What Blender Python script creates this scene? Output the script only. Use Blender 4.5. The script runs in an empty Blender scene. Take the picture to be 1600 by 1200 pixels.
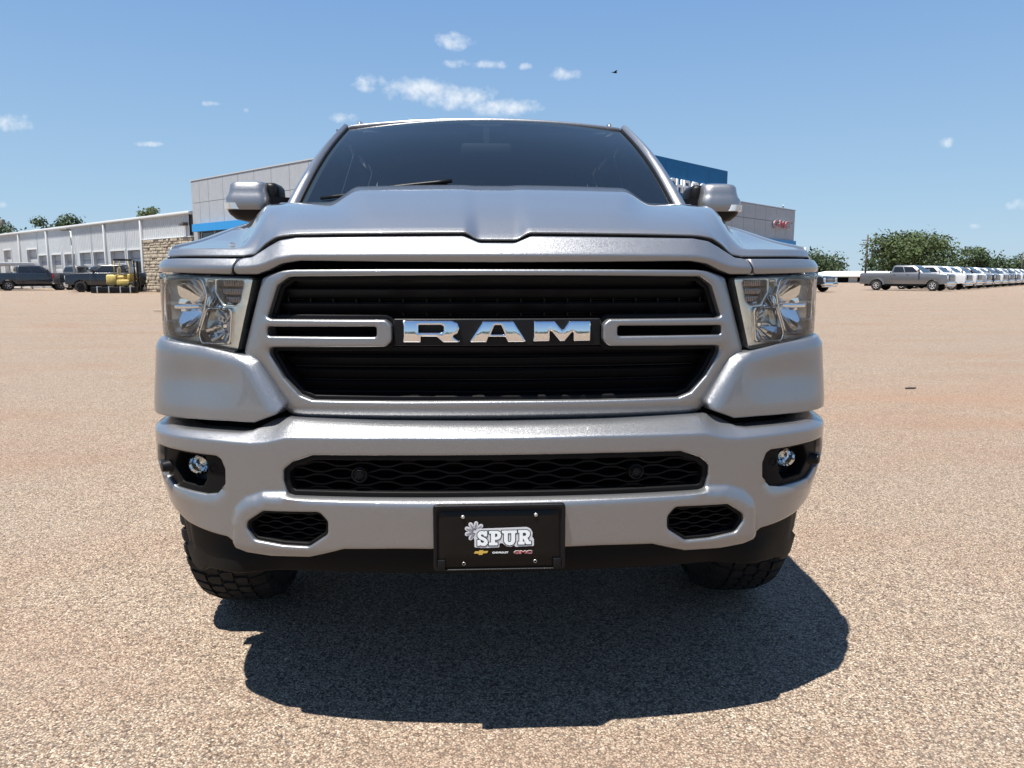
import bpy, bmesh, math, random
import numpy as np
from mathutils import Vector, Matrix
from mathutils.geometry import delaunay_2d_cdt
R = math.radians
random.seed(7)
rng = np.random.default_rng(7)
sc = bpy.context.scene
col = sc.collection

# ------------------------------------------------------------------ camera
CAM = (-0.057, -1.95, 1.253)
YAW = math.atan(56 / 1170)
PITCH = math.atan(171 / 1170)
cd = bpy.data.cameras.new("camera")
cd.sensor_width = 36
cd.lens = 36 * 1170 / 1600
cd.clip_start = 0.05
cd.clip_end = 3000
cam = bpy.data.objects.new("camera", cd)
col.objects.link(cam)
cam.location = CAM
cam.rotation_euler = (math.pi / 2 - PITCH, 0, -YAW)
sc.camera = cam

# ------------------------------------------------------------------ sky, sun, exposure
SUN_TO = Vector((-0.238, -0.19, 1.0)).normalized()
SUN_EL = math.asin(SUN_TO.z)
w = bpy.data.worlds.new("World")
sc.world = w
w.use_nodes = True
nt = w.node_tree
nt.nodes.clear()
N = nt.nodes.new
Lk = nt.links.new
out = N("ShaderNodeOutputWorld")
bg = N("ShaderNodeBackground")
bg.inputs[1].default_value = 0.058
sky = N("ShaderNodeTexSky")
sky.sky_type = 'NISHITA'
sky.sun_disc = False
sky.sun_elevation = SUN_EL
sky.sun_rotation = math.atan2(SUN_TO.x, SUN_TO.y)
sky.altitude = 300
sky.air_density = 1.0
sky.dust_density = 0.35
sky.ozone_density = 1.2
# small fair weather clouds, placed by direction on the sky
tc = N("ShaderNodeTexCoord")
sep = N("ShaderNodeSeparateXYZ")
Lk(tc.outputs["Generated"], sep.inputs[0])


def math_n(op, a, b=None, clamp=False, tree=None):
    t = tree or nt
    n = t.nodes.new("ShaderNodeMath")
    n.operation = op
    n.use_clamp = clamp
    for i, v in enumerate((a, b)):
        if v is None:
            continue
        if isinstance(v, (int, float)):
            n.inputs[i].default_value = v
        else:
            t.links.new(v, n.inputs[i])
    return n.outputs[0]


yc = math_n('MAXIMUM', sep.outputs[1], 0.02)
gx = math_n('DIVIDE', sep.outputs[0], yc)
gz = math_n('DIVIDE', sep.outputs[2], yc)
comb = N("ShaderNodeCombineXYZ")
Lk(gx, comb.inputs[0])
Lk(gz, comb.inputs[1])
nz = N("ShaderNodeTexNoise")
nz.inputs["Scale"].default_value = 48
nz.inputs["Detail"].default_value = 6
nz.inputs["Roughness"].default_value = 0.62
Lk(comb.outputs[0], nz.inputs["Vector"])
CLOUDS = [(-0.0265, 0.2924, 0.0242, 0.0099), (-0.0236, 0.2648, 0.0162, 0.0046), (0.0218, 0.2639, 0.0212, 0.0054), (0.0642, 0.2621, 0.0074, 0.0039), (-0.1369, 0.2395, 0.0177, 0.01), (-0.1192, 0.2413, 0.0064, 0.0062), (-0.0702, 0.2325, 0.0389, 0.014), (-0.0216, 0.2237, 0.0473, 0.014), (0.0355, 0.2118, 0.0452, 0.011), (-0.1664, 0.1972, 0.021, 0.0055), (-0.5794, 0.1872, 0.0233, 0.0107), (0.1134, 0.2526, 0.0181, 0.007), (-0.2886, 0.2038, 0.004, 0.0039), (-0.4092, 0.1631, 0.0158, 0.0031), (0.6213, 0.1721, 0.0114, 0.0074), (0.7276, 0.093, 0.0143, 0.0067), (0.6742, 0.0641, 0.0071, 0.0034), (-0.331, 0.2127, 0.0111, 0.0031), (-0.6006, 0.0873, 0.0094, 0.004)]
dens = None
for (u, v, a, b) in CLOUDS:
    dx = math_n('DIVIDE', math_n('SUBTRACT', gx, u), a * 1.25)
    dz = math_n('DIVIDE', math_n('SUBTRACT', gz, v), b * 1.25)
    rr = math_n('ADD', math_n('MULTIPLY', dx, dx), math_n('MULTIPLY', dz, dz))
    m = math_n('SUBTRACT', 1.0, rr)
    m = math_n('MULTIPLY', m, min(1.0, 0.55 + a * 11))
    dens = m if dens is None else math_n('MAXIMUM', dens, m)
dens = math_n('MAXIMUM', dens, -1.0)
nv = math_n('MULTIPLY', math_n('SUBTRACT', nz.outputs["Fac"], 0.53), 2.6)
dens = math_n('ADD', math_n('MULTIPLY', dens, 0.95), nv)
dens = math_n('MULTIPLY', dens, 0.82, True)
dens = math_n('POWER', dens, 1.25)
front = math_n('GREATER_THAN', sep.outputs[1], 0.1)
dens = math_n('MULTIPLY', dens, front)
dens = math_n('MULTIPLY', dens, 0.88)
mx = N("ShaderNodeMixRGB")
Lk(dens, mx.inputs[0])
# clear summer sky: the physical sky pulled towards an even pale blue at the horizon
el = N("ShaderNodeMapRange")
el.inputs[1].default_value = 0.0
el.inputs[2].default_value = 1.0
Lk(sep.outputs[2], el.inputs[0])
rp = N("ShaderNodeValToRGB")
rp.color_ramp.elements[0].position = 0.0
rp.color_ramp.elements[0].color = (0.42, 0.60, 0.78, 1)
rp.color_ramp.elements[1].position = 1.0
rp.color_ramp.elements[1].color = (0.075, 0.18, 0.46, 1)
for p_, c_ in ((0.10, (0.345, 0.545, 0.76, 1)), (0.32, (0.21, 0.40, 0.72, 1))):
    e_ = rp.color_ramp.elements.new(p_)
    e_.color = c_
Lk(el.outputs[0], rp.inputs[0])
rs_ = N("ShaderNodeVectorMath")
rs_.operation = 'SCALE'
rs_.inputs["Scale"].default_value = 9.3
Lk(rp.outputs[0], rs_.inputs[0])
sm = N("ShaderNodeMixRGB")
sm.inputs[0].default_value = 0.8
Lk(sky.outputs[0], sm.inputs[1])
Lk(rs_.outputs[0], sm.inputs[2])
Lk(sm.outputs[0], mx.inputs[1])
mx.inputs[2].default_value = (8.2, 8.6, 9.0, 1)
Lk(mx.outputs[0], bg.inputs[0])
Lk(bg.outputs[0], out.inputs[0])

sl = bpy.data.lights.new("sun", 'SUN')
sl.energy = 5.0
sl.angle = R(0.53)
sl.color = (1.0, 0.955, 0.89)
so = bpy.data.objects.new("sun", sl)
col.objects.link(so)
so.rotation_euler = SUN_TO.to_track_quat('Z', 'Y').to_euler()
sc.view_settings.view_transform = 'Standard'
sc.view_settings.look = 'None'
sc.view_settings.gamma = 1
sc.view_settings.use_curve_mapping = False
sc.view_settings.exposure = 1.0
sc.cycles.max_bounces = 10
sc.cycles.transparent_max_bounces = 16


# ------------------------------------------------------------------ materials
def mat(name, c, rough=0.5, metal=0.0, coat=0.0, spec=0.5, noise=None, bump=None, emit=None, bdist=0.002):
    m = bpy.data.materials.new(name)
    m.use_nodes = True
    t = m.node_tree
    b = t.nodes["Principled BSDF"]
    b.inputs["Base Color"].default_value = (*c, 1)
    b.inputs["Roughness"].default_value = rough
    b.inputs["Metallic"].default_value = metal
    b.inputs["Coat Weight"].default_value = coat
    b.inputs["Coat Roughness"].default_value = 0.04
    b.inputs["Specular IOR Level"].default_value = spec
    tcn = t.nodes.new("ShaderNodeTexCoord")
    if noise:
        n = t.nodes.new("ShaderNodeTexNoise")
        n.inputs["Scale"].default_value = noise[0]
        n.inputs["Detail"].default_value = 5
        t.links.new(tcn.outputs["Object"], n.inputs["Vector"])
        mr = t.nodes.new("ShaderNodeMapRange")
        mr.inputs[1].default_value = 0.3
        mr.inputs[2].default_value = 0.7
        mr.inputs[3].default_value = 1 - noise[1]
        mr.inputs[4].default_value = 1 + noise[1]
        t.links.new(n.outputs["Fac"], mr.inputs[0])
        mm = t.nodes.new("ShaderNodeVectorMath")
        mm.operation = 'SCALE'
        mm.inputs[0].default_value = c
        t.links.new(mr.outputs[0], mm.inputs["Scale"])
        t.links.new(mm.outputs[0], b.inputs["Base Color"])
    if bump:
        n = t.nodes.new("ShaderNodeTexNoise")
        n.inputs["Scale"].default_value = bump[0]
        n.inputs["Detail"].default_value = 3
        t.links.new(tcn.outputs["Object"], n.inputs["Vector"])
        bp = t.nodes.new("ShaderNodeBump")
        bp.inputs["Strength"].default_value = bump[1]
        bp.inputs["Distance"].default_value = bdist
        t.links.new(n.outputs["Fac"], bp.inputs["Height"])
        t.links.new(bp.outputs[0], b.inputs["Normal"])
    if emit:
        b.inputs["Emission Color"].default_value = (*emit[0], 1)
        b.inputs["Emission Strength"].default_value = emit[1]
    return m


def paint_mat(name, c, rough=0.36, metal=0.85, flake=0.16, dirt=0.0):
    m = mat(name, c, rough, metal, 1.0)
    t = m.node_tree
    b = t.nodes["Principled BSDF"]
    tcn = t.nodes.new("ShaderNodeTexCoord")
    v = t.nodes.new("ShaderNodeTexVoronoi")
    v.inputs["Scale"].default_value = 900
    t.links.new(tcn.outputs["Object"], v.inputs["Vector"])
    g = t.nodes.new("ShaderNodeNewGeometry")
    s = t.nodes.new("ShaderNodeVectorMath")
    s.operation = 'SUBTRACT'
    s.inputs[1].default_value = (.5, .5, .5)
    t.links.new(v.outputs["Color"], s.inputs[0])
    k = t.nodes.new("ShaderNodeVectorMath")
    k.operation = 'SCALE'
    k.inputs["Scale"].default_value = flake
    t.links.new(s.outputs[0], k.inputs[0])
    a = t.nodes.new("ShaderNodeVectorMath")
    a.operation = 'ADD'
    t.links.new(g.outputs["Normal"], a.inputs[0])
    t.links.new(k.outputs[0], a.inputs[1])
    n = t.nodes.new("ShaderNodeVectorMath")
    n.operation = 'NORMALIZE'
    t.links.new(a.outputs[0], n.inputs[0])
    t.links.new(n.outputs[0], b.inputs["Normal"])
    if dirt:
        nn = t.nodes.new("ShaderNodeTexNoise")
        nn.inputs["Scale"].default_value = 9
        nn.inputs["Detail"].default_value = 8
        nn.inputs["Roughness"].default_value = 0.7
        t.links.new(tcn.outputs["Object"], nn.inputs["Vector"])
        mr = t.nodes.new("ShaderNodeMapRange")
        mr.inputs[1].default_value = 0.35
        mr.inputs[2].default_value = 0.75
        mr.inputs[3].default_value = 0.02
        mr.inputs[4].default_value = dirt
        t.links.new(nn.outputs["Fac"], mr.inputs[0])
        t.links.new(mr.outputs[0], b.inputs["Coat Roughness"])
    return m


def glass_mat(name, tint, ior=1.5, rough=0.0, gloss=1.0, dust_sheen=0.0):
    m = bpy.data.materials.new(name)
    m.use_nodes = True
    t = m.node_tree
    t.nodes.clear()
    o = t.nodes.new("ShaderNodeOutputMaterial")
    tr = t.nodes.new("ShaderNodeBsdfTransparent")
    tr.inputs[0].default_value = (*tint, 1)
    gl = t.nodes.new("ShaderNodeBsdfGlossy")
    gl.inputs["Roughness"].default_value = rough
    gl.inputs[0].default_value = (gloss, gloss, gloss, 1)
    fr = t.nodes.new("ShaderNodeFresnel")
    fr.inputs[0].default_value = ior
    mix = t.nodes.new("ShaderNodeMixShader")
    t.links.new(fr.outputs[0], mix.inputs[0])
    t.links.new(tr.outputs[0], mix.inputs[1])
    t.links.new(gl.outputs[0], mix.inputs[2])
    if dust_sheen:
        df = t.nodes.new("ShaderNodeBsdfDiffuse")
        df.inputs[0].default_value = (.52, .74, .92, 1)  # dust film tinted blue, the sheen of reflected sky put into its colour
        m2 = t.nodes.new("ShaderNodeMixShader")
        m2.inputs[0].default_value = dust_sheen
        t.links.new(mix.outputs[0], m2.inputs[1])
        t.links.new(df.outputs[0], m2.inputs[2])
        t.links.new(m2.outputs[0], o.inputs[0])
    else:
        t.links.new(mix.outputs[0], o.inputs[0])
    return m


PAINT = paint_mat("silver_paint", (0.252, 0.257, 0.266), 0.41, 0.81, 0.18, 0.03)
BLACK = mat("black_plastic", (0.006, 0.006, 0.007), 0.42, spec=0.2, bump=(400, 0.15))
GRAIN = mat("grained_black_plastic", (0.006, 0.006, 0.006), 0.5, spec=0.11, bump=(700, 0.3))
GLOSSBLACK = mat("satin_black_plastic", (0.004, 0.004, 0.005), 0.5, spec=0.12)
VOID = mat("dark_cavity_shade", (0.003, 0.003, 0.003), 0.9, spec=.1)  # near black, the shade of hollow spaces put into the colour
CHROME = mat("chrome", (0.82, 0.82, 0.83), 0.04, 1.0)
LAMPCHROME = mat("lamp_reflector_chrome", (0.78, 0.79, 0.80), 0.07, 1.0)
LAMPGREY = mat("lamp_bezel_silver", (0.88, 0.92, 0.89), 0.26, 0.88, 0.3)
LENS = glass_mat("clear_lamp_lens", (0.97, 0.98, 0.97), 1.5)
WSGLASS = glass_mat("windshield_glass", (0.42, 0.50, 0.52), 1.75, dust_sheen=0.010)
SIDEGLASS = glass_mat("tinted_side_glass", (0.10, 0.11, 0.11), 1.52)
RUBBER = mat("tyre_rubber", (0.016, 0.0155, 0.015), 0.8, spec=.25, noise=(30, 0.35), bump=(250, 0.25))
STEEL = mat("zinc_steel", (0.55, 0.55, 0.54), 0.35, 0.9)
PLATEBLACK = mat("black_printed_plate", (0.006, 0.0055, 0.0055), 0.3, spec=0.2)
PRINTWHITE = mat("print_white", (0.80, 0.84, 0.84), 0.5)
PRINTGREY = mat("print_silver_grey", (0.58, 0.58, 0.60), 0.5)
PRINTDARK = mat("print_dark_green", (0.01, 0.035, 0.03), 0.5)
PRINTGOLD = mat("print_gold", (0.55, 0.36, 0.07), 0.5)
PRINTRED = mat("print_red", (0.33, 0.05, 0.05), 0.5)
CABIN = mat("charcoal_cabin_trim", (0.035, 0.036, 0.038), 0.7, noise=(12, 0.2))
HEADLINER = mat("grey_headliner", (0.20, 0.20, 0.20), 0.9)


# ------------------------------------------------------------------ object helpers
def link(o, parent=None):
    col.objects.link(o)
    if parent is not None:
        o.parent = parent
    return o


def mesh_obj(name, V, Fc, m, parent=None, smooth=True, loc=None, sharp=None):
    me = bpy.data.meshes.new(name)
    me.from_pydata([tuple(map(float, v)) for v in V], [], [tuple(map(int, f)) for f in Fc])
    me.update()
    if smooth:
        me.polygons.foreach_set("use_smooth", [True] * len(me.polygons))
        if sharp:
            me.set_sharp_from_angle(angle=R(sharp))
    ms = m if isinstance(m, (list, tuple)) else [m]
    for x in ms:
        me.materials.append(x)
    o = bpy.data.objects.new(name, me)
    if loc is not None:
        o.location = loc
    return link(o, parent)


def thing(name, label, cat, loc=(0, 0, 0), rz=0.0, group=None):
    o = bpy.data.objects.new(name, None)
    col.objects.link(o)
    o.empty_display_size = 0.2
    o.location = loc
    o.rotation_euler = (0, 0, rz)
    return tag(o, label, cat, group)


def tag(o, label, cat, group=None):
    o["label"] = label
    o["category"] = cat
    if group:
        o["group"] = group
    return o


def structure(o):
    o["kind"] = "structure"
    return o


def stuff(o, label=None):
    o["kind"] = "stuff"
    if label:
        o["label"] = label
    return o


class MB:
    """collects boxes, bars, lathes and lofts into one mesh"""

    def __init__(s):
        s.V = []
        s.F = []

    def add(s, V, Fc, M=None):
        b = len(s.V)
        for v in V:
            v = Vector(v)
            if M is not None:
                v = M @ v
            s.V.append(tuple(v))
        s.F += [tuple(b + i for i in f) for f in Fc]
        return s

    def box(s, x0, x1, y0, y1, z0, z1, M=None):
        V = [(x0, y0, z0), (x1, y0, z0), (x1, y1, z0), (x0, y1, z0), (x0, y0, z1), (x1, y0, z1), (x1, y1, z1), (x0, y1, z1)]
        return s.add(V, [(0, 3, 2, 1), (4, 5, 6, 7), (0, 1, 5, 4), (1, 2, 6, 5), (2, 3, 7, 6), (3, 0, 4, 7)], M)

    def bbox(s, x0, x1, y0, y1, z0, z1, b, M=None):
        """box with chamfered edges"""
        bm = bmesh.new()
        bmesh.ops.create_cube(bm, size=1)
        for v in bm.verts:
            v.co = ((x0 + x1) / 2 + v.co.x * (x1 - x0), (y0 + y1) / 2 + v.co.y * (y1 - y0), (z0 + z1) / 2 + v.co.z * (z1 - z0))
        bmesh.ops.bevel(bm, geom=bm.edges[:], offset=b, segments=2, affect='EDGES', profile=0.5)
        bm.verts.index_update()
        s.add([v.co[:] for v in bm.verts], [[v.index for v in f.verts] for f in bm.faces], M)
        bm.free()
        return s

    def loft(s, rings, cap0=True, cap1=True, closed=True, M=None):
        n = len(rings[0])
        V = [p for r_ in rings for p in r_]
        Fc = []
        for i in range(len(rings) - 1):
            for j in range(n if closed else n - 1):
                k = (j + 1) % n
                Fc.append((i * n + j, i * n + k, (i + 1) * n + k, (i + 1) * n + j))
        if cap0:
            Fc.append(tuple(range(n))[::-1])
        if cap1:
            Fc.append(tuple((len(rings) - 1) * n + j for j in range(n)))
        return s.add(V, Fc, M)

    def lathe(s, prof, n=24, M=None, axis='y', cap=True):
        """prof: (axial, radius)"""
        rings = []
        for a, r_ in prof:
            ring = []
            for k in range(n):
                t = 2 * math.pi * k / n
                c, q = r_ * math.cos(t), r_ * math.sin(t)
                ring.append({'y': (c, a, -q), 'x': (a, c, q), 'z': (c, q, a)}[axis])
            rings.append(ring)
        return s.loft(rings, cap, cap, True, M)

    def tube(s, pts, r_, n=8, cap=True):
        pts = [Vector(p) for p in pts]
        rings = []
        up = None
        for i, p in enumerate(pts):
            a = pts[max(i - 1, 0)]
            b = pts[min(i + 1, len(pts) - 1)]
            d = (b - a).normalized()
            if up is None:
                up = Vector((0, 0, 1)) if abs(d.z) < 0.9 else Vector((1, 0, 0))
            sd = d.cross(up).normalized()
            u2 = sd.cross(d).normalized()
            up = u2
            rad = r_[i] if isinstance(r_, (list, tuple)) else r_
            rings.append([p + (sd * math.cos(2 * math.pi * k / n) + u2 * math.sin(2 * math.pi * k / n)) * rad for k in range(n)])
        return s.loft([[tuple(q) for q in r2] for r2 in rings], cap, cap)

    def bar(s, a, b, w_, h_=None):
        """square bar between two points"""
        a, b = Vector(a), Vector(b)
        h_ = h_ or w_
        d = (b - a).normalized()
        up = Vector((0, 0, 1)) if abs(d.z) < 0.95 else Vector((0, 1, 0))
        sd = d.cross(up).normalized()
        u2 = sd.cross(d)
        rings = [[tuple(p + sd * x * w_ / 2 + u2 * z * h_ / 2) for x, z in ((-1, -1), (1, -1), (1, 1), (-1, 1))] for p in (a, b)]
        return s.loft(rings)

    def prism(s, poly, z0, z1, M=None):
        return s.loft([[(x, y, z0) for x, y in poly], [(x, y, z1) for x, y in poly]], M=M)

    def build(s, name, m, parent=None, smooth=False, sharp=35, loc=None):
        return mesh_obj(name, s.V, s.F, m, parent, True if smooth or sharp else False, loc, sharp if not smooth else None)


def T(x=0, y=0, z=0, rx=0, ry=0, rz=0, s=1):
    return Matrix.Translation((x, y, z)) @ Matrix.Rotation(rz, 4, 'Z') @ Matrix.Rotation(ry, 4, 'Y') @ Matrix.Rotation(rx, 4, 'X') @ Matrix.Scale(s, 4)


# ------------------------------------------------------------------ panels: outlines with rounded edges laid on a curved plan
def spline(pts, n=1500):
    pts = np.array(pts, float)
    d = np.r_[0, np.cumsum(np.hypot(*np.diff(pts, axis=0).T))]
    m = len(d)
    res = []
    tt = np.linspace(0, d[-1], n)
    h = np.diff(d)
    for k in range(2):
        v = pts[:, k]
        A = np.zeros((m, m))
        b = np.zeros(m)
        A[0, 0] = A[-1, -1] = 1
        if k == 1:
            A[0, 0] = 2 * h[0]
            A[0, 1] = h[0]
            b[0] = 6 * (v[1] - v[0]) / h[0]
        for i in range(1, m - 1):
            A[i, i - 1] = h[i - 1]
            A[i, i] = 2 * (h[i - 1] + h[i])
            A[i, i + 1] = h[i]
            b[i] = 6 * ((v[i + 1] - v[i]) / h[i] - (v[i] - v[i - 1]) / h[i - 1])
        Mm = np.linalg.solve(A, b)
        i = np.clip(np.searchsorted(d, tt) - 1, 0, m - 2)
        a = tt - d[i]
        c = d[i + 1] - tt
        res.append((Mm[i] * c**3 + Mm[i + 1] * a**3) / (6 * h[i]) + (v[i] / h[i] - Mm[i] * h[i] / 6) * c + (v[i + 1] / h[i] - Mm[i + 1] * h[i] / 6) * a)
    x, y = res
    u = np.r_[0, np.cumsum(np.hypot(np.diff(x), np.diff(y)))]
    return u, x, y


class Plan:
    """a bowed front surface seen from above; u runs along it, offsets go outwards"""

    def __init__(s, pts):
        s.u, s.x, s.y = spline(pts)
        tx = np.gradient(s.x, s.u)
        ty = np.gradient(s.y, s.u)
        l = np.hypot(tx, ty)
        s.nx, s.ny = ty / l, -tx / l

    def __call__(s, u, z, o=0.0):
        u = np.asarray(u, float)
        a = np.abs(u)
        sg = np.where(u < 0, -1, 1)
        x = np.interp(a, s.u, s.x) + o * np.interp(a, s.u, s.nx)
        y = np.interp(a, s.u, s.y) + o * np.interp(a, s.u, s.ny)
        return np.stack([sg * x, y, np.broadcast_to(z, u.shape)], -1)

    def pt(s, u, z, o=0.0):
        return Vector(s(np.array([u]), np.array([z]), np.array([o]))[0])


UP = Plan([(0, 0), (.25, .008), (.5, .035), (.7, .08), (.84, .14), (.93, .215), (.985, .33), (1.01, .48), (1.025, .7), (1.035, 1.0)])
BP = Plan([(0, -.085), (.25, -.077), (.5, -.047), (.72, .007), (.85, .062), (.94, .135), (.99, .25), (1.005, .42)])


def flat(y=0.0):
    def f(u, z, o=0.0):
        u = np.asarray(u, float)
        return np.stack([u, y - o + 0 * u, np.broadcast_to(z, u.shape)], -1)
    return f


def fillet(pts, r_, n=5):
    P_ = [np.array(p, float) for p in pts]
    res = []
    m = len(P_)
    for i in range(m):
        a, b, c = P_[i - 1], P_[i], P_[(i + 1) % m]
        u = a - b
        v = c - b
        lu, lv = np.linalg.norm(u), np.linalg.norm(v)
        u /= lu
        v /= lv
        ang = math.acos(max(-1, min(1, float(u @ v))))
        rad = r_[i] if isinstance(r_, (list, tuple)) else r_
        if ang > 3.0 or rad <= 0:
            res.append(b)
            continue
        d = min(rad / math.tan(ang / 2), 0.45 * lu, 0.45 * lv)
        p, q = b + u * d, b + v * d
        for k in range(n + 1):
            t = k / n
            res.append((1 - t)**2 * p + 2 * t * (1 - t) * b + t * t * q)
    return [tuple(map(float, p)) for p in res]


def mirror(pts):
    """half outline from centre line to centre line -> closed outline"""
    a = [tuple(p) for p in pts]
    b = [(-p[0], p[1]) for p in reversed(a) if abs(p[0]) > 1e-6]
    return a + b


def flip(pts, sg):
    return [(p[0] * sg, p[1]) for p in pts]


def resample(poly, ds):
    res = []
    m = len(poly)
    for i in range(m):
        a = np.array(poly[i])
        b = np.array(poly[(i + 1) % m])
        L = np.linalg.norm(b - a)
        if L < 1e-5:
            continue
        n = max(1, int(math.ceil(L / ds)))
        for k in range(n):
            res.append(a + (b - a) * k / n)
    return np.array(res)


def area(p):
    x, y = p[:, 0], p[:, 1]
    return 0.5 * np.sum(x * np.roll(y, -1) - y * np.roll(x, -1))


def seg_dist(Pt, loops):
    best = np.full(len(Pt), 1e9)
    for lp in loops:
        A = lp
        B = np.roll(lp, -1, axis=0)
        for s0 in range(0, len(A), 256):
            a = A[s0:s0 + 256]
            ab = B[s0:s0 + 256] - a
            ll = np.maximum((ab**2).sum(1), 1e-16)
            ap = Pt[:, None, :] - a[None]
            t = np.clip((ap * ab[None]).sum(2) / ll, 0, 1)
            dd = np.sqrt(((ap - t[..., None] * ab[None])**2).sum(2)).min(1)
            best = np.minimum(best, dd)
    return best


def inside(Pt, loops):
    c = np.zeros(len(Pt), bool)
    for lp in loops:
        a = lp
        b = np.roll(lp, -1, axis=0)
        for i in range(len(a)):
            (x0, y0), (x1, y1) = a[i], b[i]
            if y0 == y1:
                continue
            k = ((y0 > Pt[:, 1]) != (y1 > Pt[:, 1])) & (Pt[:, 0] < (x1 - x0) * (Pt[:, 1] - y0) / (y1 - y0) + x0)
            c ^= k
    return c


def sstep(a, b, x):
    t = np.clip((x - a) / (b - a), 0, 1)
    return t * t * (3 - 2 * t)


def panel(name, outer, mp, m, parent=None, holes=(), r=.01, depth=.03, res=.03, ds=.012, off=None, lines=(), flipf=False, smooth=True):
    loops = []
    o = resample(outer, ds)
    loops.append(o if area(o) > 0 else o[::-1])
    for h in holes:
        q = resample(h, ds)
        loops.append(q if area(q) < 0 else q[::-1])
    B = np.concatenate(loops)
    edges = []
    st = 0
    for lp in loops:
        n = len(lp)
        edges += [(st + i, st + (i + 1) % n) for i in range(n)]
        st += n
    extra = []
    if r > 0:
        for lp in loops:
            tg = np.roll(lp, -1, axis=0) - np.roll(lp, 1, axis=0)
            tg /= np.maximum(np.linalg.norm(tg, axis=1), 1e-9)[:, None]
            nr = np.stack([-tg[:, 1], tg[:, 0]], 1)
            for f in (.06, .2, .42, .7, 1.05):
                q = lp + nr * (r * f)
                dd = seg_dist(q, loops)
                k = (dd > r * f * .86) & inside(q, loops)
                extra.append(q[k])
    for ln, offs in lines:
        ln = np.array(ln, float)
        seg = []
        for i in range(len(ln) - 1):
            L = np.linalg.norm(ln[i + 1] - ln[i])
            n = max(1, int(L / ds))
            seg.append(ln[i] + (ln[i + 1] - ln[i]) * (np.arange(n) / n)[:, None])
        seg = np.concatenate(seg + [ln[-1:]])
        tg = np.gradient(seg, axis=0)
        tg /= np.maximum(np.linalg.norm(tg, axis=1), 1e-9)[:, None]
        nr = np.stack([-tg[:, 1], tg[:, 0]], 1)
        for f in offs:
            q = seg + nr * f
            dd = seg_dist(q, loops)
            extra.append(q[(dd > r * 1.1 + .001) & inside(q, loops)])
    mn, mxx = B.min(0), B.max(0)
    gx_, gy_ = np.meshgrid(np.arange(mn[0], mxx[0], res), np.arange(mn[1], mxx[1], res * .87))
    gx_ = gx_ + (np.arange(gx_.shape[0]) % 2)[:, None] * res * .5
    g = np.stack([gx_.ravel(), gy_.ravel()], 1)
    if len(g):
        dd = seg_dist(g, loops)
        g = g[(dd > max(r * 1.3, res * .35)) & inside(g, loops)]
        ex = np.concatenate(extra) if extra else np.zeros((0, 2))
        if len(ex) and len(g) and lines:
            keep = np.ones(len(g), bool)
            lx = np.concatenate(extra[-sum(len(o_) for _, o_ in lines):])
            if len(lx):
                for s0 in range(0, len(g), 400):
                    keep[s0:s0 + 400] = (((g[s0:s0 + 400, None] - lx[None])**2).sum(2).min(1) > (.62 * res)**2)
            g = g[keep]
        extra.append(g)
    if extra:
        ex = np.concatenate(extra)
        if len(ex):
            key = np.round(ex / max(ds * .12, 2e-4)).astype(int)
            _, idx = np.unique(key, axis=0, return_index=True)
            ex = ex[np.sort(idx)]
    else:
        ex = np.zeros((0, 2))
    allp = np.concatenate([B, ex])
    vv, ee, ff, ov, oe, of = delaunay_2d_cdt([Vector(p) for p in allp], edges, [], 0, 1e-7)
    V2 = np.array([v[:] for v in vv])
    Tr = np.array([f[:] for f in ff if len(f) == 3], int)
    cen = V2[Tr].mean(1)
    Tr = Tr[inside(cen, loops)]
    e1 = V2[Tr[:, 1]] - V2[Tr[:, 0]]
    e2 = V2[Tr[:, 2]] - V2[Tr[:, 0]]
    cr = e1[:, 0] * e2[:, 1] - e1[:, 1] * e2[:, 0]
    Tr[cr < 0] = Tr[cr < 0][:, ::-1]
    Tr = Tr[np.abs(cr) > 1e-12]
    d = seg_dist(V2, loops)
    base = off(V2[:, 0], V2[:, 1]) if callable(off) else np.full(len(V2), off or 0.0)
    rd = 0
    if r > 0:
        dd = np.minimum(d, r)
        rd = r - np.sqrt(np.maximum(r * r - (r - dd)**2, 0))
    P3 = mp(V2[:, 0], V2[:, 1], base - rd)
    inv = {}
    for i, l in enumerate(ov):
        for k in l:
            inv[k] = i
    faces = [tuple(t) for t in Tr]
    V = [tuple(p) for p in P3]
    if depth:
        st = 0
        for lp in loops:
            n = len(lp)
            ids = [inv[st + i] for i in range(n)]
            st += n
            bb = base[ids] - depth
            back = mp(V2[ids, 0], V2[ids, 1], bb)
            b0 = len(V)
            V += [tuple(p) for p in back]
            for i in range(n):
                j = (i + 1) % n
                faces.append((ids[i], b0 + i, b0 + j, ids[j]))
    if flipf:
        faces = [f[::-1] for f in faces]
    return mesh_obj(name, V, faces, m, parent, smooth)


def grid_obj(name, G, m, parent=None, closed=False, flipf=False, smooth=True, sharp=None):
    """G: array rows x cols x 3"""
    G = np.asarray(G, float)
    a, b = G.shape[:2]
    Fc = []
    for i in range(a - 1):
        for j in range(b - 1):
            f = (i * b + j, i * b + j + 1, (i + 1) * b + j + 1, (i + 1) * b + j)
            Fc.append(f[::-1] if flipf else f)
    return mesh_obj(name, G.reshape(-1, 3), Fc, m, parent, smooth, None, sharp)


def flat_print(name, polys, m, parent, M, grow=0.0, thick=0.0003):
    """flat lettering or marks: closed outlines in the xz plane, optionally grown outwards"""
    cu = bpy.data.curves.new(name, 'CURVE')
    cu.dimensions = '2D'
    cu.fill_mode = 'BOTH'
    cu.offset = grow
    cu.extrude = thick
    for p in polys:
        sp = cu.splines.new('POLY')
        sp.points.add(len(p) - 1)
        for i, (x, y) in enumerate(p):
            sp.points[i].co = (x, y, 0, 1)
        sp.use_cyclic_u = True
    return curve_mesh(name, cu, m, parent, M)


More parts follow.
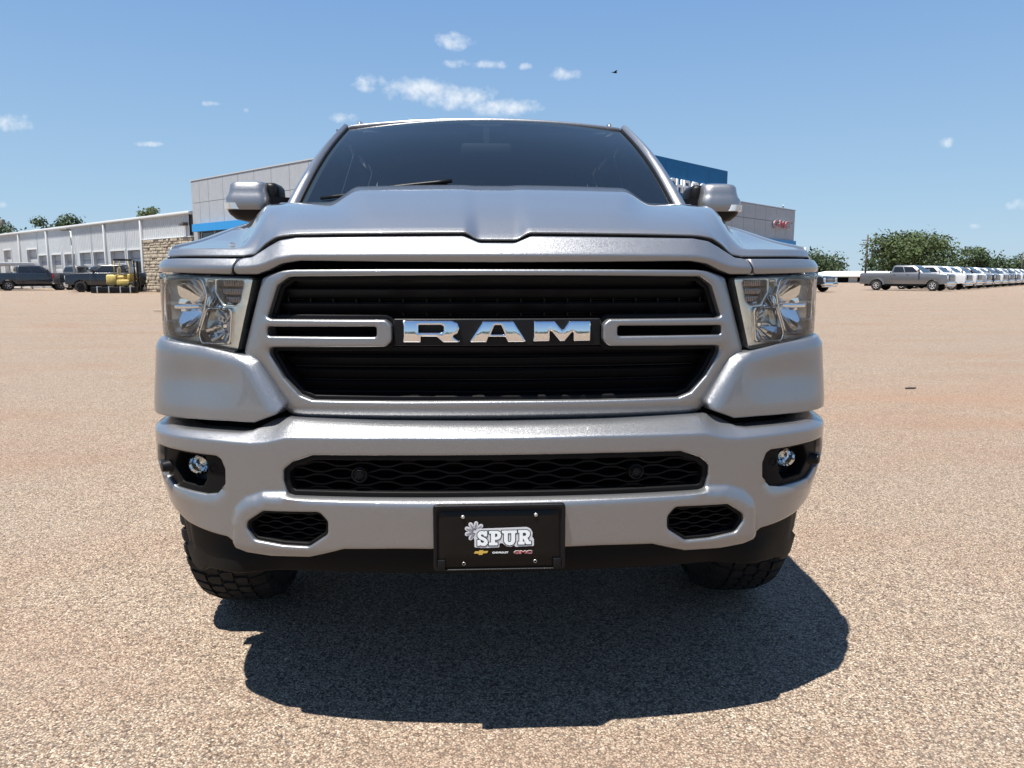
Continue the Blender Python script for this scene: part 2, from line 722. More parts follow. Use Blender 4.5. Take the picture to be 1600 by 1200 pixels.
def text_print(name, s, size, m, parent, M, grow=0.0, thick=0.0003, align='CENTER', space=1.0, sx=1.0, bevel=0.0):
    cu = bpy.data.curves.new(name, 'FONT')
    cu.body = s
    cu.size = size
    cu.align_x = align
    cu.offset = grow
    cu.extrude = thick
    cu.space_character = space
    cu.bevel_depth = bevel
    return curve_mesh(name, cu, m, parent, M @ Matrix.Diagonal((sx, 1, 1, 1)))


def curve_mesh(name, cu, m, parent, M):
    tmp = bpy.data.objects.new(name + "_curve", cu)
    col.objects.link(tmp)
    dg = bpy.context.evaluated_depsgraph_get()
    me = bpy.data.meshes.new_from_object(tmp.evaluated_get(dg))
    bpy.data.objects.remove(tmp)
    bpy.data.curves.remove(cu)
    me.transform(M)
    me.name = name
    me.materials.clear()
    me.materials.append(m)
    o = bpy.data.objects.new(name, me)
    return link(o, parent)


UPRIGHT = Matrix.Rotation(math.pi / 2, 4, 'X')   # xy drawing -> xz, facing -y

# ================================================================== the silver pickup truck
truck = thing("pickup_truck", "large silver pickup truck in the foreground with chrome RAM letters and a black SPUR plate", "pickup truck", (0, 0, .033))
SD = (-1, 1)


def offset_poly(pts, d):
    p = np.array(pts, float)
    if area(p) < 0:
        p = p[::-1]
    a = p - np.roll(p, 1, axis=0)
    b = np.roll(p, -1, axis=0) - p
    a /= np.maximum(np.linalg.norm(a, axis=1), 1e-9)[:, None]
    b /= np.maximum(np.linalg.norm(b, axis=1), 1e-9)[:, None]
    na = np.stack([a[:, 1], -a[:, 0]], 1)
    nb = np.stack([b[:, 1], -b[:, 0]], 1)
    m = na + nb
    m /= np.maximum((m * m).sum(1) / 2, .35)[:, None]
    return [tuple(q) for q in p + m * d]


def soft(h, k=.004):
    return .5 * (h + np.sqrt(h * h + k * k))


# --- header panel above the grille and the strips above the lamps
CRE_U = [0, .26, .53, .578, .62, .66, .70, .97, 1.3]
CRE_Z = [1.271, 1.271, 1.270, 1.262, 1.246, 1.241, 1.240, 1.243, 1.245]


def header_off(u, z):
    zc = np.interp(np.abs(u), CRE_U, CRE_Z)
    h = z - zc
    return -.74 * soft(h, .003) - .22 * soft(-h, .003) + .004


hd = [(0, 1.251), (.259, 1.2525), (.515, 1.2555), (.563, 1.248), (.599, 1.232), (.635, 1.2205), (.704, 1.220), (.693, 1.262), (.655, 1.265), (.614, 1.293), (.583, 1.309), (.535, 1.316), (.258, 1.318), (.088, 1.319), (.046, 1.301), (0, 1.301)]
hd = mirror(hd)
cl = [(u, float(np.interp(abs(u), CRE_U, CRE_Z))) for u in np.linspace(-.7, .7, 80)]
panel("header_panel", fillet(hd, .03), UP, PAINT, truck, r=.004, depth=.03, off=header_off, res=.02, ds=.01, lines=[(cl, (-.009, -.006, -.003, -.001, .001, .003, .006, .009))])
for s in SD:
    tp = [(.709, 1.220), (.85, 1.223), (.971, 1.2265), (1.06, 1.229), (1.15, 1.232), (1.15, 1.262), (.97, 1.2635), (.915, 1.264), (.698, 1.262)]
    panel("lamp_trim_strip", flip(tp, s), UP, PAINT, truck, r=.004, depth=.03, off=header_off, res=.02, ds=.01,
          lines=[([(s * u, float(np.interp(u, CRE_U, CRE_Z))) for u in np.linspace(.705, 1.14, 40)], (-.006, 0, .006))])

# --- grille surround with its two arms
go = [(0, 1.234), (.26, 1.234), (.53, 1.233), (.565, 1.2305), (.60, 1.222), (.627, 1.212), (.694, 1.012), (.657, .977), (.586, .871), (.560, .838), (.27, .834), (0, .834)]
gh = [(0, 1.218), (.26, 1.217), (.545, 1.2145), (.578, 1.193), (.611, 1.109), (.598, 1.104), (.293, 1.104), (.2765, 1.090), (.2765, 1.048), (.293, 1.033), (.62, 1.029), (.573, .948), (.53, .902), (.495, .889), (.269, .888), (0, .889)]
slot = [(.316, 1.086), (.610, 1.084), (.611, 1.059), (.316, 1.059)]
gor = fillet(mirror(go), .02)
ghr = fillet(mirror(gh), .018)


def gr_off(u, z):
    a = np.abs(u)
    # face rolls back towards the outside edge and under at the bottom
    e = np.clip((a - np.interp(z, [.83, .87, .977, 1.012, 1.212, 1.24], [.50, .53, .60, .635, .572, .52])) / .055, 0, 1)
    under = np.clip((.872 - z) / .04, 0, 1)
    arm = sstep(.66, .58, a) * sstep(1.02, 1.035, z) * sstep(1.115, 1.10, z)
    return -.012 * e**2 - .03 * under**2 + .006 * arm


panel("grille_surround", gor, UP, PAINT, truck, holes=[ghr] + [fillet(flip(slot, s), .008) for s in SD], r=.0065, depth=.055, off=gr_off, res=.016, ds=.007)
inner = offset_poly(ghr, .008)
inset = offset_poly(ghr, -.012)
panel("grille_frame", inner, UP, GLOSSBLACK, truck, holes=[inset], r=.004, depth=.03, off=-.022, res=.03, ds=.015)
panel("grille_backing", mirror([(0, 1.23), (.60, 1.225), (.66, 1.02), (.55, .86), (0, .86)]), UP, VOID, truck, r=0, depth=.0, off=-.085, res=.05, ds=.04)

# slats
def slat(z, ue, amp, name="grille_slat", ph=0.0, o0=-.031, hgt=.024, uc=0.0, us=None, dep=.045):
    us = np.linspace(-ue, ue, 60) if us is None else us
    sec = [(o0, .0), (o0 - .0035, .0035), (o0 - dep, .001), (o0 - dep, -.004), (o0 - .02, -hgt), (o0 - .015, -hgt + .001)]
    G = []
    zz = z - .5 * amp * np.exp(-(us / .10)**2)
    # blades turn back a little at their ends
    endb = -.012 * np.clip((np.abs(us - uc) - (abs(us[-1] - us[0]) / 2 - .03)) / .03, 0, 1)**2
    for o_, dz in sec + sec[:1]:
        G.append(UP(us, zz + dz, o_ + endb + 0 * us))
    return grid_obj(name, np.array(G), GLOSSBLACK, truck, sharp=30, flipf=True)


for z, ue, amp in [(1.208, .555, .0), (1.1805, .585, -.001), (1.1435, .600, -.001), (1.028, .615, .002), (.9985, .605, .003), (.9645, .588, .005), (.931, .562, .005), (.905, .53, .003)]:
    slat(z, ue, amp, o0=-.031 if z > 1.05 else -.054, dep=.045 if z > 1.05 else .027)
for s in SD:
    us = s * np.linspace(.30, .63, 20)
    us.sort()
    slat(1.082, .1, 0, "arm_slat", us=us, uc=s * .465, o0=-.036, hgt=.02)
ribs = MB()
for k in range(-9, 10):
    u = k * .0635
    for z0, z1 in ((.90, 1.02), (1.11, 1.205)):
        p = UP.pt(u, 0, -.05 if z0 > 1 else -.083)
        ribs.box(p.x - .002, p.x + .002, p.y, p.y + .02, z0, z1)
for k in range(44):
    z = .90 + k * .0072
    if z > 1.2:
        break
    us = np.linspace(-.57, .57, 24)
    a = UP(us, z, -.07 + 0 * us)
    b = UP(us, z + .0022, -.07 + 0 * us)
    c = UP(us, z + .0022, -.08 + 0 * us)
    b0 = len(ribs.V)
    n = len(us)
    ribs.V += [tuple(q) for q in a] + [tuple(q) for q in b] + [tuple(q) for q in c]
    for i in range(n - 1):
        ribs.F += [(b0 + i, b0 + i + 1, b0 + n + i + 1, b0 + n + i), (b0 + n + i, b0 + n + i + 1, b0 + 2 * n + i + 1, b0 + 2 * n + i)]
stuff(ribs.build("grille_mesh", BLACK, truck))

# unseen sheet added to block sun leaking in between grille and hood
us_ = np.linspace(-1.0, 1.0, 41)
grid_obj("grille_light_block", np.array([UP(us_, 1.243 + 0 * us_ - .035 * sstep(.5, .65, np.abs(us_)), -.052 + 0 * us_), UP(us_, 1.225 + 0 * us_ - .03 * sstep(.5, .65, np.abs(us_)), -.135 + 0 * us_)]), VOID, truck)

# letters
def lp(pts):
    return [((x / 4 + 600 - 777.5) * .001688, 1.103 - (y / 4 + 340 - 500) * .00168) for x, y in pts]


LET = [
    ([(120, 640), (425, 640), (462, 655), (474, 690), (462, 722), (430, 738), (448, 752), (484, 778), (372, 778), (330, 742), (236, 742), (236, 778), (122, 778), (128, 742), (128, 676)],
     [(222, 671), (360, 671), (374, 680), (374, 706), (360, 716), (222, 716)]),
    ([(616, 645), (806, 645), (888, 778), (770, 778), (752, 744), (652, 744), (640, 778), (530, 778)],
     [(690, 673), (728, 673), (750, 727), (666, 727)]),
    ([(930, 645), (1062, 645), (1110, 704), (1152, 645), (1287, 645), (1285, 774), (1178, 774), (1178, 706), (1124, 774), (1094, 774), (1030, 700), (1030, 774), (924, 774), (930, 740)], None)]
for o_, h_ in LET:
    panel("letter", fillet(lp(o_), .003, 3), UP, CHROME, truck, holes=[fillet(lp(h_), .002, 3)] if h_ else [], r=.0055, depth=.02, off=lambda u, z: .008 - 3.2 * (z - 1.062)**2, res=.008, ds=.004)
panel("letter_plate", fillet([(-.2745, 1.034), (.2745, 1.034), (.2745, 1.106), (-.2745, 1.106)], .006), UP, BLACK, truck, r=.004, depth=.03, off=-.012, res=.04)

# --- headlamps
lamp_o = [(.645, 1.2155), (.706, 1.0125), (.842, 1.0285), (.967, 1.031), (1.05, 1.052), (1.12, 1.10), (1.16, 1.19), (1.14, 1.224), (.972, 1.2235)]
main_h = [(.815, 1.203), (.885, 1.2065), (.96, 1.206), (1.02, 1.19), (1.045, 1.14), (1.03, 1.085), (.985, 1.057), (.93, 1.050), (.866, 1.056), (.846, 1.066), (.814, 1.128), (.803, 1.166)]
sig_h = [(.772, 1.204), (.684, 1.2035), (.701, 1.148), (.716, 1.1375), (.750, 1.140), (.773, 1.172)]
low_h = [(.800, 1.1265), (.724, 1.1255), (.735, 1.0395), (.828, 1.037), (.833, 1.058)]
AB = [(.8055, 1.2045), (.779, 1.2045), (.780, 1.172), (.757, 1.134), (.797, 1.1345), (.7955, 1.165)]
for s in SD:
    hl = panel("headlight", fillet(flip(offset_poly(lamp_o, -.003), s), .01), UP, LAMPGREY, truck, r=0, depth=-.112, off=-.12, res=.05, ds=.02)
    panel("bezel", fillet(flip(offset_poly(lamp_o, -.006), s), .01), UP, LAMPGREY, hl,
          holes=[fillet(flip(main_h, s), .02), fillet(flip(sig_h, s), .008), fillet(flip(low_h, s), .014), fillet(flip(AB, s), .006)], r=.0045, depth=.05, off=-.018, res=.02, ds=.008)
    # raised rims round the openings
    for hh, rr in ((main_h, .02), (low_h, .014)):
        ro = fillet(flip(offset_poly(hh, .007), s), rr)
        ri = fillet(flip(offset_poly(hh, -.001), s), rr)
        panel("rim_ring", ro, UP, LAMPCHROME, hl, holes=[ri], r=.003, depth=.015, off=-.008, res=.02, ds=.008)
    # large faceted reflector
    c = UP.pt(s * .915, 1.132, -.045)
    rf = MB()
    nseg = 26
    rings = []
    for k, (a, rad) in enumerate([(-.10, .015), (-.094, .034), (-.083, .056), (-.068, .078), (-.050, .098), (-.032, .118)]):
        ring = []
        for j in range(nseg):
            t = 2 * math.pi * j / nseg
            jit = 1 + (.022 if j % 2 else -.022) * (k > 0)
            ring.append(tuple(UP.pt(s * (.925 + rad * jit * math.cos(t) * 1.15), 1.132 + rad * jit * math.sin(t) * .80, a)))
        rings.append(ring)
    rf.loft(rings if s < 0 else [r_[::-1] for r_ in rings], True, False)
    rf.build("reflector", LAMPCHROME, hl, sharp=8)
    # bright bar between the big lamp and the signal
    ab = offset_poly(AB, .003)
    panel("accent_bar", fillet(flip(ab, s), .004), UP, CHROME, hl, r=.002, depth=.01, off=lambda u, z: -.016 - .36 * (z - 1.134), res=.02, ds=.008)
    bb = MB()
    bb.lathe([(.06, .017), (.0, .017), (-.012, .014), (-.018, .006)], 16, T(c.x, c.y, c.z))
    bb.build("bulb_cap", CHROME, hl, sharp=40)
    br = MB()
    br.bbox(c.x - .036, c.x + .036, c.y - .03, c.y + .01, c.z - .007, c.z + .007, .005)
    br.build("bulb_shield", LAMPCHROME, hl)
    # turn signal: two rows of small prisms in front of a smoky back
    ts = MB()
    for row in range(3):
        for q in range(11):
            u = .690 + q * .0078 + row * .004
            z = 1.197 - row * .022
            p = UP.pt(s * u, z, -.045)
            ts.bbox(p.x - .0027, p.x + .0027, p.y, p.y + .016, z - .009, z + .007, .0014)
    ts.build("turn_signal", mat("smoky_signal_plastic", (.30, .25, .24), .12, .6), hl)
    panel("signal_back", fillet(flip(offset_poly(sig_h, .006), s), .006), UP, mat("signal_back_grey", (.12, .10, .10), .25, .5), hl, r=0, depth=0, off=-.066, res=.03)
    # lower reflector bowl
    c2 = UP.pt(s * .772, 1.080, -.045)
    rl = MB()
    rings = []
    for k, (a, rad) in enumerate([(.055, .012), (.045, .026), (.025, .042), (.0, .056), (-.012, .066)]):
        rings.append([(c2.x + rad * (1 + (.05 if j % 2 else -.05)) * math.cos(2 * math.pi * j / 14), c2.y + a, c2.z + rad * math.sin(2 * math.pi * j / 14) * 1.05) for j in range(14)])
    rl.loft(rings, True, False)
    rl.build("low_reflector", LAMPCHROME, hl, sharp=8)
    b2 = MB()
    b2.lathe([(.05, .011), (.005, .011), (-.003, .005)], 12, T(c2.x, c2.y, c2.z))
    b2.build("bulb_cap", CHROME, hl, sharp=40)
    panel("lens", fillet(flip(lamp_o, s), .012), UP, LENS, hl, r=.007, depth=.012, off=.002, res=.02, ds=.008)

# --- hood
HX = [0, .046, .088, .26, .53, .583, .614, .655, .69, .93, 1.1]
HZ = [1.313, 1.313, 1.331, 1.330, 1.327, 1.321, 1.306, 1.277, 1.272, 1.2745, 1.2745]


def pch(xs, ys):
    xs, ys = np.array(xs, float), np.array(ys, float)
    h = np.diff(xs)
    dl = np.diff(ys) / h
    m = np.r_[dl[0], np.where(dl[:-1] * dl[1:] > 0, 2 * dl[:-1] * dl[1:] / (dl[:-1] + dl[1:] + 1e-12), 0), dl[-1]]

    def f(x):
        x = np.asarray(x, float)
        i = np.clip(np.searchsorted(xs, x) - 1, 0, len(h) - 1)
        t = np.clip((x - xs[i]) / h[i], 0, 1)
        return (2*t**3 - 3*t**2 + 1)*ys[i] + (t**3 - 2*t**2 + t)*h[i]*m[i] + (-2*t**3 + 3*t**2)*ys[i+1] + (t**3 - t**2)*h[i]*m[i+1]
    return f


zg_f = pch(HX, HZ)
zw_f = pch([.05, .2, .35, .55, .9, 1.25, 1.6], [1.288, 1.292, 1.306, 1.330, 1.388, 1.44, 1.465])
zp_f = pch([.05, .2, .4, .6, .85, 1.05, 1.25, 1.5], [1.342, 1.386, 1.430, 1.464, 1.492, 1.500, 1.504, 1.505])
zd_f = pch([.05, .3, .6, .85, 1.1, 1.5], [.0, .014, .038, .050, .052, .05])
xw_f = pch([.05, .3, .6, .9, 1.25, 1.5], [.640, .70, .785, .855, .90, .92])
xd_f = pch([.05, .85, 1.5], [.345, .515, .55])


def hood_z(x, y):
    a = np.abs(x)
    zw = zw_f(y) - .02 * np.clip((a - .9) / .1, 0, 1)**2
    zp = zp_f(y) - .018 * (a / .7)**2
    wd = .045 + .03 * np.clip(y / 1.2, 0, 1)
    k = sstep(xw_f(y) + wd, xw_f(y) - wd, a)
    z = zw + (zp - zw) * k
    z = z + zd_f(y) * sstep(xd_f(y) + .055, xd_f(y) - .045, a)
    tr_ = sstep(.105, .050, a) * (.003 + .015 * np.exp(-np.clip(y - .05, 0, 9) / .12))
    return z - tr_


ux = np.interp(0, UP.x, UP.u)
xs = np.unique(np.concatenate([np.linspace(0, .15, 26), np.linspace(.15, .52, 26), np.linspace(.52, .72, 34), np.linspace(.72, .932, 22)]))
xs = np.concatenate([-xs[:0:-1], xs])
uu = np.interp(np.abs(xs), UP.x, UP.u)
yf = np.interp(np.abs(xs), UP.x, UP.y) + .042
zg = zg_f(uu)
zc = zg + .0115 + .006 * sstep(.62, .69, uu)
yr = 1.245 + .17 * np.clip(np.abs(xs) / .93, 0, 1)**2
rows = [np.stack([xs, yf + .03, zg - .012], 1), np.stack([xs, yf + .006, zg - .004], 1), np.stack([xs, yf + .001, zg - .001], 1)]
rows += [np.stack([xs, yf + .003 + .017 * t, zg + .001 + (zc - zg - .001) * t], 1) for t in np.linspace(0, 1, 4)]
y0 = yf + .02
corr = zc - hood_z(xs, y0)
for t in np.linspace(0, 1, 64)[1:]:
    t = t**1.25
    y = y0 + (yr - y0) * t
    x = xs * (1 + .012 * t)
    rows.append(np.stack([x, y, hood_z(xs, y) + corr * np.exp(-(y - y0) / .10)], 1))
last = rows[-1]
rows += [last + np.array([0, .008, -.003]), last + np.array([0, .014, -.010]), last + np.array([0, .012, -.03])]
hood = grid_obj("hood", np.array(rows), PAINT, truck, flipf=False)

# --- fenders: top roll and side with the wheel arch
for s in SD:
    secx = np.array([.9345, .945, .958, .972, .985, .997, 1.007, 1.014, 1.019, 1.022, 1.024])
    secz = np.array([.0, .0, -.002, -.006, -.012, -.021, -.033, -.048, -.068, -.10, -.15])
    fr = []
    yF = np.interp(secx, UP.x, UP.y) + .045
    ez = np.full_like(secx, 1.268)
    ys_ = [0]
    for t in np.linspace(0, 1, 46):
        y = yF + (1.52 - yF) * t
        z = zw_f(y) - .02 * np.clip((secx - .9) / .1, 0, 1)**2 * 0 + secz * (.25 + .75 * np.clip((y - .2) / .5, 0, 1))
        bl = .015 + .42 * np.clip((secx - .94) / .085, 0, 1)
        z = ez + .004 + (np.maximum(z, ez) - ez - .004) * sstep(-.25, 1, (y - yF) / bl) * (z > ez)
        if t == 0:
            fr.append(np.stack([secx * s, y + .015, ez - .002], 1))
            fr.append(np.stack([secx * s, y, ez], 1))
            fr.append(np.stack([secx * s, y + .012, np.maximum(ez + .002, z - .002)], 1))
        else:
            fr.append(np.stack([secx * s, y, z], 1))
    G = np.array(fr)
    # inner edge tucks down next to the hood seam
    tuck = G[:, :1].copy()
    tuck[:, :, 2] -= .02
    G = np.concatenate([tuck, G], 1)
    fd = grid_obj("fender", G, PAINT, truck, flipf=(s < 0))
    sy = np.array([.40, .5, .7, 1.0, 1.5, 3.0, 4.5, 5.9])
    sx = np.array([.99, 1.005, 1.020, 1.026, 1.024, 1.02, 1.022, 1.012])

    def side(y, z, o=0.0, s=s):
        y = np.asarray(y, float)
        z = np.broadcast_to(z, y.shape)
        x = np.interp(y, sy, sx) + .012 * np.exp(-((z - .98) / .12)**2) - .10 * np.clip(.72 - z, 0, 1)**1.2 - .35 * np.clip(z - 1.22, 0, 1)**1.5 + o
        return np.stack([s * x, y, z], -1)
    arch = lambda cy, a0, a1: [(cy + .50 * math.cos(R(a)), .44 + .50 * math.sin(R(a))) for a in np.linspace(a0, a1, 22)]
    panel("fender_side", [(1.56, .50), (1.56, 1.266), (.44, 1.266), (.44, .72)] + arch(.96, 165, 8), side, PAINT, truck, r=.006, depth=.03, res=.05, ds=.03, flipf=(s < 0))
    for (ya, yb) in ((1.568, 2.70), (2.708, 3.60)):
        dr = panel("door", fillet([(ya, .50), (yb, .50), (yb, 1.36), (ya, 1.36)], .03), side, PAINT, truck, r=.006, depth=.03, res=.08, ds=.04, flipf=(s < 0))
        hb = MB()
        hp = side(np.array([yb - .2]), np.array([1.16]))[0]
        hb.bbox(hp[0] - .012, hp[0] + .012, yb - .27, yb - .08, 1.14, 1.175, .008)
        hb.build("handle", PAINT, dr)
    panel("bed_side", [(3.66, .62), (4.14, .58)] + arch(4.63, 165, 8) + [(5.82, .62), (5.82, 1.36), (3.66, 1.36)], side, PAINT, truck, r=.006, depth=.04, res=.08, ds=.04, flipf=(s < 0))
    sb = MB()
    sb.bbox(s * 1.0 - .05, s * 1.0 + .05, 1.48, 4.12, .40, .52, .02)
    sb.build("rocker", BLACK, truck)

# --- upper bumper corners below the lamps
cap = [(.582, .876), (.602, .854), (.664, .8315), (.745, .832), (.90, .829), (1.0, .833), (1.27, .845), (1.27, 1.05), (1.1, 1.046), (1.0, 1.040), (.91, 1.033), (.829, 1.026), (.735, 1.012), (.690, 1.006), (.664, .994)]


def cap_off(u, z):
    a = np.abs(u)
    zt = np.interp(a, [.58, .664, .69, .735, .829, .91, 1.0, 1.27], [.879, .99, 1.006, 1.012, 1.026, 1.033, 1.04, 1.05])
    d = zt - z
    # a sloping shelf along the top and the inner edge, then a gently hollow face
    shelf = -.60 * soft(.017 - d, .0025)
    diag = (a - np.interp(z, [.86, .99, 1.01], [.585, .664, .70])) * .83
    edge = -.55 * soft(.022 - diag, .003)
    hollow = -.007 * np.exp(-((z - .935) / .05)**2) * sstep(.68, .80, a) * sstep(1.04, .92, a) - .042 * sstep(1.06, .86, a)
    return np.minimum(shelf, 0) + np.minimum(edge, 0) + hollow - .09 * np.clip(z - .86, 0, 1)


for s in SD:
    panel("bumper_corner", fillet(flip(cap, s), .012), BP, PAINT, truck, r=.004, depth=.10, off=cap_off, res=.011, ds=.007)

# --- bumper
bu_half = [(0, .835), (.303, .837), (.588, .8435), (.622, .836), (.668, .811), (.70, .806), (.891, .805), (1.0, .812), (1.08, .82), (1.27, .835), (1.27, .65), (1.12, .605), (1.0, .568), (.893, .541), (.735, .5255), (.709, .506), (.668, .4925), (.60, .4875), (.494, .491), (.448, .504), (.40, .5185), (.267, .522), (0, .521)]
bu = fillet(mirror(bu_half), .02)
BCU = [0, .26, .55, .604, .648, .832, 1.0, 1.3]
BCZ = [.809, .810, .806, .792, .787, .790, .790, .80]
fog_h = [(.992, .752), (.90, .7495), (.757, .7455), (.742, .738), (.731, .712), (.733, .671), (.765, .641), (.802, .635), (.940, .637), (.99, .66), (1.015, .70)]
low_g = [(0, .763), (.261, .763), (.480, .760), (.536, .740), (.561, .720), (.562, .690), (.553, .655), (.535, .651), (0, .652)]
tow = [(.662, .562), (.660, .580), (.613, .6115), (.461, .6155), (.440, .592), (.441, .557), (.493, .5215), (.563, .522), (.641, .531)]
loopp = mirror([(0, .6535), (.50, .6555), (.57, .661), (.62, .658), (.671, .639), (.703, .609), (.716, .575), (.714, .52), (.70, .45), (0, .45)])
loopf = np.array(fillet(loopp, .03))


def bump_off(u, z):
    a = np.abs(u)
    h = z - np.interp(a, BCU, BCZ)
    o = -1.6 * soft(h, .0032) + .0026
    o = o - .22 * soft(.695 - z, .02) * sstep(.74, 1.0, a)
    Pq = np.stack([u, z], 1)
    d = seg_dist(Pq, [loopf])
    ins = inside(Pq, [loopf])
    sd = np.where(ins, d, -d)
    o = o + .020 * sstep(-.002, .012, sd)
    # small swage round the fog lamps
    fd_ = seg_dist(np.stack([a, z], 1), [np.array(fog_h)])
    o = o - .006 * sstep(.016, .004, fd_) * (z < .66)
    o = o - 1.2 * soft(.512 - z, .01) * 0.25
    return o


cu_ = [(u, float(np.interp(abs(u), BCU, BCZ))) for u in np.linspace(-1.2, 1.2, 150)]
lpl = [tuple(p) for p in loopf if p[1] > .5]
panel("bumper", bu, BP, PAINT, truck, holes=[fillet(flip(fog_h, s), .012) for s in SD] + [fillet(mirror(low_g), .015)] + [fillet(flip(tow, s), .018) for s in SD],
      r=.0065, depth=.07, off=bump_off, res=.015, ds=.009, lines=[(cu_, (-.009, -.006, -.003, -.001, .001, .003, .006, .009)), (lpl, (-.004, 0, .004, .008, .012, .017))])

# black sheets behind the seams, the shade of the gaps put into colour
panel("nose_gap_shade", mirror([(0, 1.30), (.58, 1.30), (.64, 1.26), (1.2, 1.262), (1.2, 1.0), (.70, .98), (.60, .86), (0, .85)]), UP, VOID, truck, r=0, depth=0, off=-.135, res=.08, ds=.05)
panel("bumper_gap_shade", mirror([(0, .842), (.54, .846), (.62, .92), (1.25, 1.02), (1.25, .66), (1.0, .60), (.7, .535), (0, .53)]), BP, VOID, truck, r=0, depth=0, off=-.115, res=.08, ds=.05)
cv = MB()
xs_ = np.linspace(-.98, .98, 40)
G = []
for dz, dy in ((-.02, .02), (.005, .06)):
    G.append([(x, float(np.interp(abs(x), UP.x, UP.y)) + .03 + dy, float(zg_f(np.interp(abs(x), UP.x, UP.u))) - .008 + dz) for x in xs_])
G = [[(x, y - .03 + .015, z - .02) for x, y, z in G[0]], [(x, y + .05, z - .01) for x, y, z in G[0]]]
grid_obj("hood_gap_shade", np.array(G), VOID, truck)

# --- lower grille: black frame, honeycomb blades, two parking sensors
lg = fillet(mirror(low_g), .015)
panel("lower_grille_frame", offset_poly(lg, .004), BP, GRAIN, truck, holes=[offset_poly(lg, -.014)], r=.004, depth=.05, off=-.006, res=.03, ds=.012)


def honey(name, u0, u1, z0, rows, dz, per, amp, o0, parent, th=.0045):
    mb = MB()
    us = np.arange(u0, u1 + 1e-6, per / 12)
    for k in range(rows):
        ph = .5 * (k % 2)
        t = (us / per + ph) % 1.0
        tri = np.clip(np.abs(t - .5) * 4 - 1, -.55, .55) / .55
        zz = z0 + k * dz + amp * tri
        r0, r1, r2, r3 = BP(us, zz + th / 2, o0 + 0 * us), BP(us, zz + th / 2, o0 - .03 + 0 * us), BP(us, zz - th / 2, o0 - .03 + 0 * us), BP(us, zz - th / 2, o0 + 0 * us)
        n = len(us)
        b = len(mb.V)
        for rr in (r0, r1, r2, r3):
            mb.V += [tuple(q) for q in rr]
        for q in range(4):
            qa, qb = b + q * n, b + ((q + 1) % 4) * n
            mb.F += [(qa + i, qa + i + 1, qb + i + 1, qb + i) for i in range(n - 1)]
    return mb.build(name, GLOSSBLACK, parent, sharp=30)


honey("lower_grille_mesh", -.555, .555, .667, 6, .0165, .118, .0048, -.022, truck)
for su in (-.362, .361):
    q = MB()
    p = BP.pt(su, .709, -.012)
    q.lathe([(-.004, .010), (-.0055, .0125), (-.003, .0145), (-.002, .0155), (-.005, .0175), (-.004, .0205), (.02, .0215)], 28, T(p.x, p.y, p.z, rz=math.atan2(su, 3) * .6))
    q.build("parking_sensor", GRAIN, truck, sharp=25)
    q = MB()
    q.lathe([(-.0065, .0095), (.0, .0100)], 22, T(p.x, p.y, p.z, rz=math.atan2(su, 3) * .6))
    q.build("sensor_face", GLOSSBLACK, truck)
for s in SD:
    tw = fillet(flip(tow, s), .018)
    panel("tow_hook_cover", offset_poly(tw, .003), BP, GRAIN, truck, holes=[offset_poly(tw, -.008)], r=.003, depth=.04, off=.012, res=.03, ds=.01)
    u0, u1 = (.443, .660) if s > 0 else (-.660, -.443)
    honey("tow_hook_mesh", u0, u1, .536, 6, .0135, .062, .003, -.002, truck, .0035)
    # fog lamp pocket
    fg = fillet(flip(fog_h, s), .012)
    pk = [(.748, .735), (.752, .70), (.80, .705), (.80, .735)]
    hole = fillet(flip([(.80, .738), (.905, .741), (.935, .70), (.905, .655), (.822, .652), (.806, .672), (.80, .70)], s), .012)

    def fog_off(u, z):
        a = np.abs(u)
        return -.014 - .22 * soft(.695 - z, .02) * sstep(.74, 1.0, a)
    fb = panel("fog_lamp", offset_poly(fg, .004), BP, GRAIN, truck, holes=[hole], r=.004, depth=.05, off=fog_off, res=.02, ds=.01)
    hin = offset_poly(hole, .003)
    panel("pocket", hin, BP, BLACK, fb, r=0, depth=-.045, off=-.065, res=.03, ds=.015)
    p = BP.pt(s * .846, .709, -.034)
    l_ = MB()
    l_.lathe([(-.03, .002), (-.028, .012), (-.02, .022), (-.008, .0265), (.01, .0275)], 28, T(p.x, p.y, p.z))
    l_.build("lens", LENS, fb, smooth=True)
    l_ = MB()
    rings = []
    for k, (a, rad) in enumerate([(.012, .004), (.006, .013), (-.004, .021), (-.012, .0245)]):
        rings.append([(p.x + rad * (1 + (.02 if j % 2 else -.02)) * math.cos(2 * math.pi * j / 18), p.y + a, p.z + rad * math.sin(2 * math.pi * j / 18)) for j in range(18)])
    l_.loft(rings, True, False)
    l_.build("reflector", LAMPCHROME, fb, sharp=8)
    l_ = MB()
    l_.lathe([(-.006, .0285), (-.002, .031), (.02, .031), (.02, .028)], 28, T(p.x, p.y, p.z), cap=False)
    l_.build("ring", GRAIN, fb)
    p = BP.pt(s * .778, .707, -.016)
    q = MB()
    q.lathe([(-.003, .008), (-.002, .0085), (-.0005, .010), (-.003, .0112), (-.003, .0135), (.004, .0145)], 24, T(p.x, p.y, p.z, rz=s * .3))
    q.build("parking_sensor", GRAIN, fb, sharp=25)
    # side sensor standing proud on the corner
    p = BP.pt(s * .965, .692, -.014)
    q = MB()
    q.lathe([(-.02, .012), (-.018, .0145), (.0, .017), (.012, .019)], 24, T(p.x, p.y, p.z, rz=s * .95))
    q.build("side_sensor", BLACK, fb, sharp=25)

# --- lower valance
dam = [(0, .56), (.60, .545), (.72, .56), (.90, .58), (1.02, .625), (1.14, .66), (1.14, .60), (1.055, .53), (.995, .44), (.955, .398), (.915, .389), (.875, .392), (.845, .409), (.80, .413), (.68, .418), (.28, .424), (0, .424)]


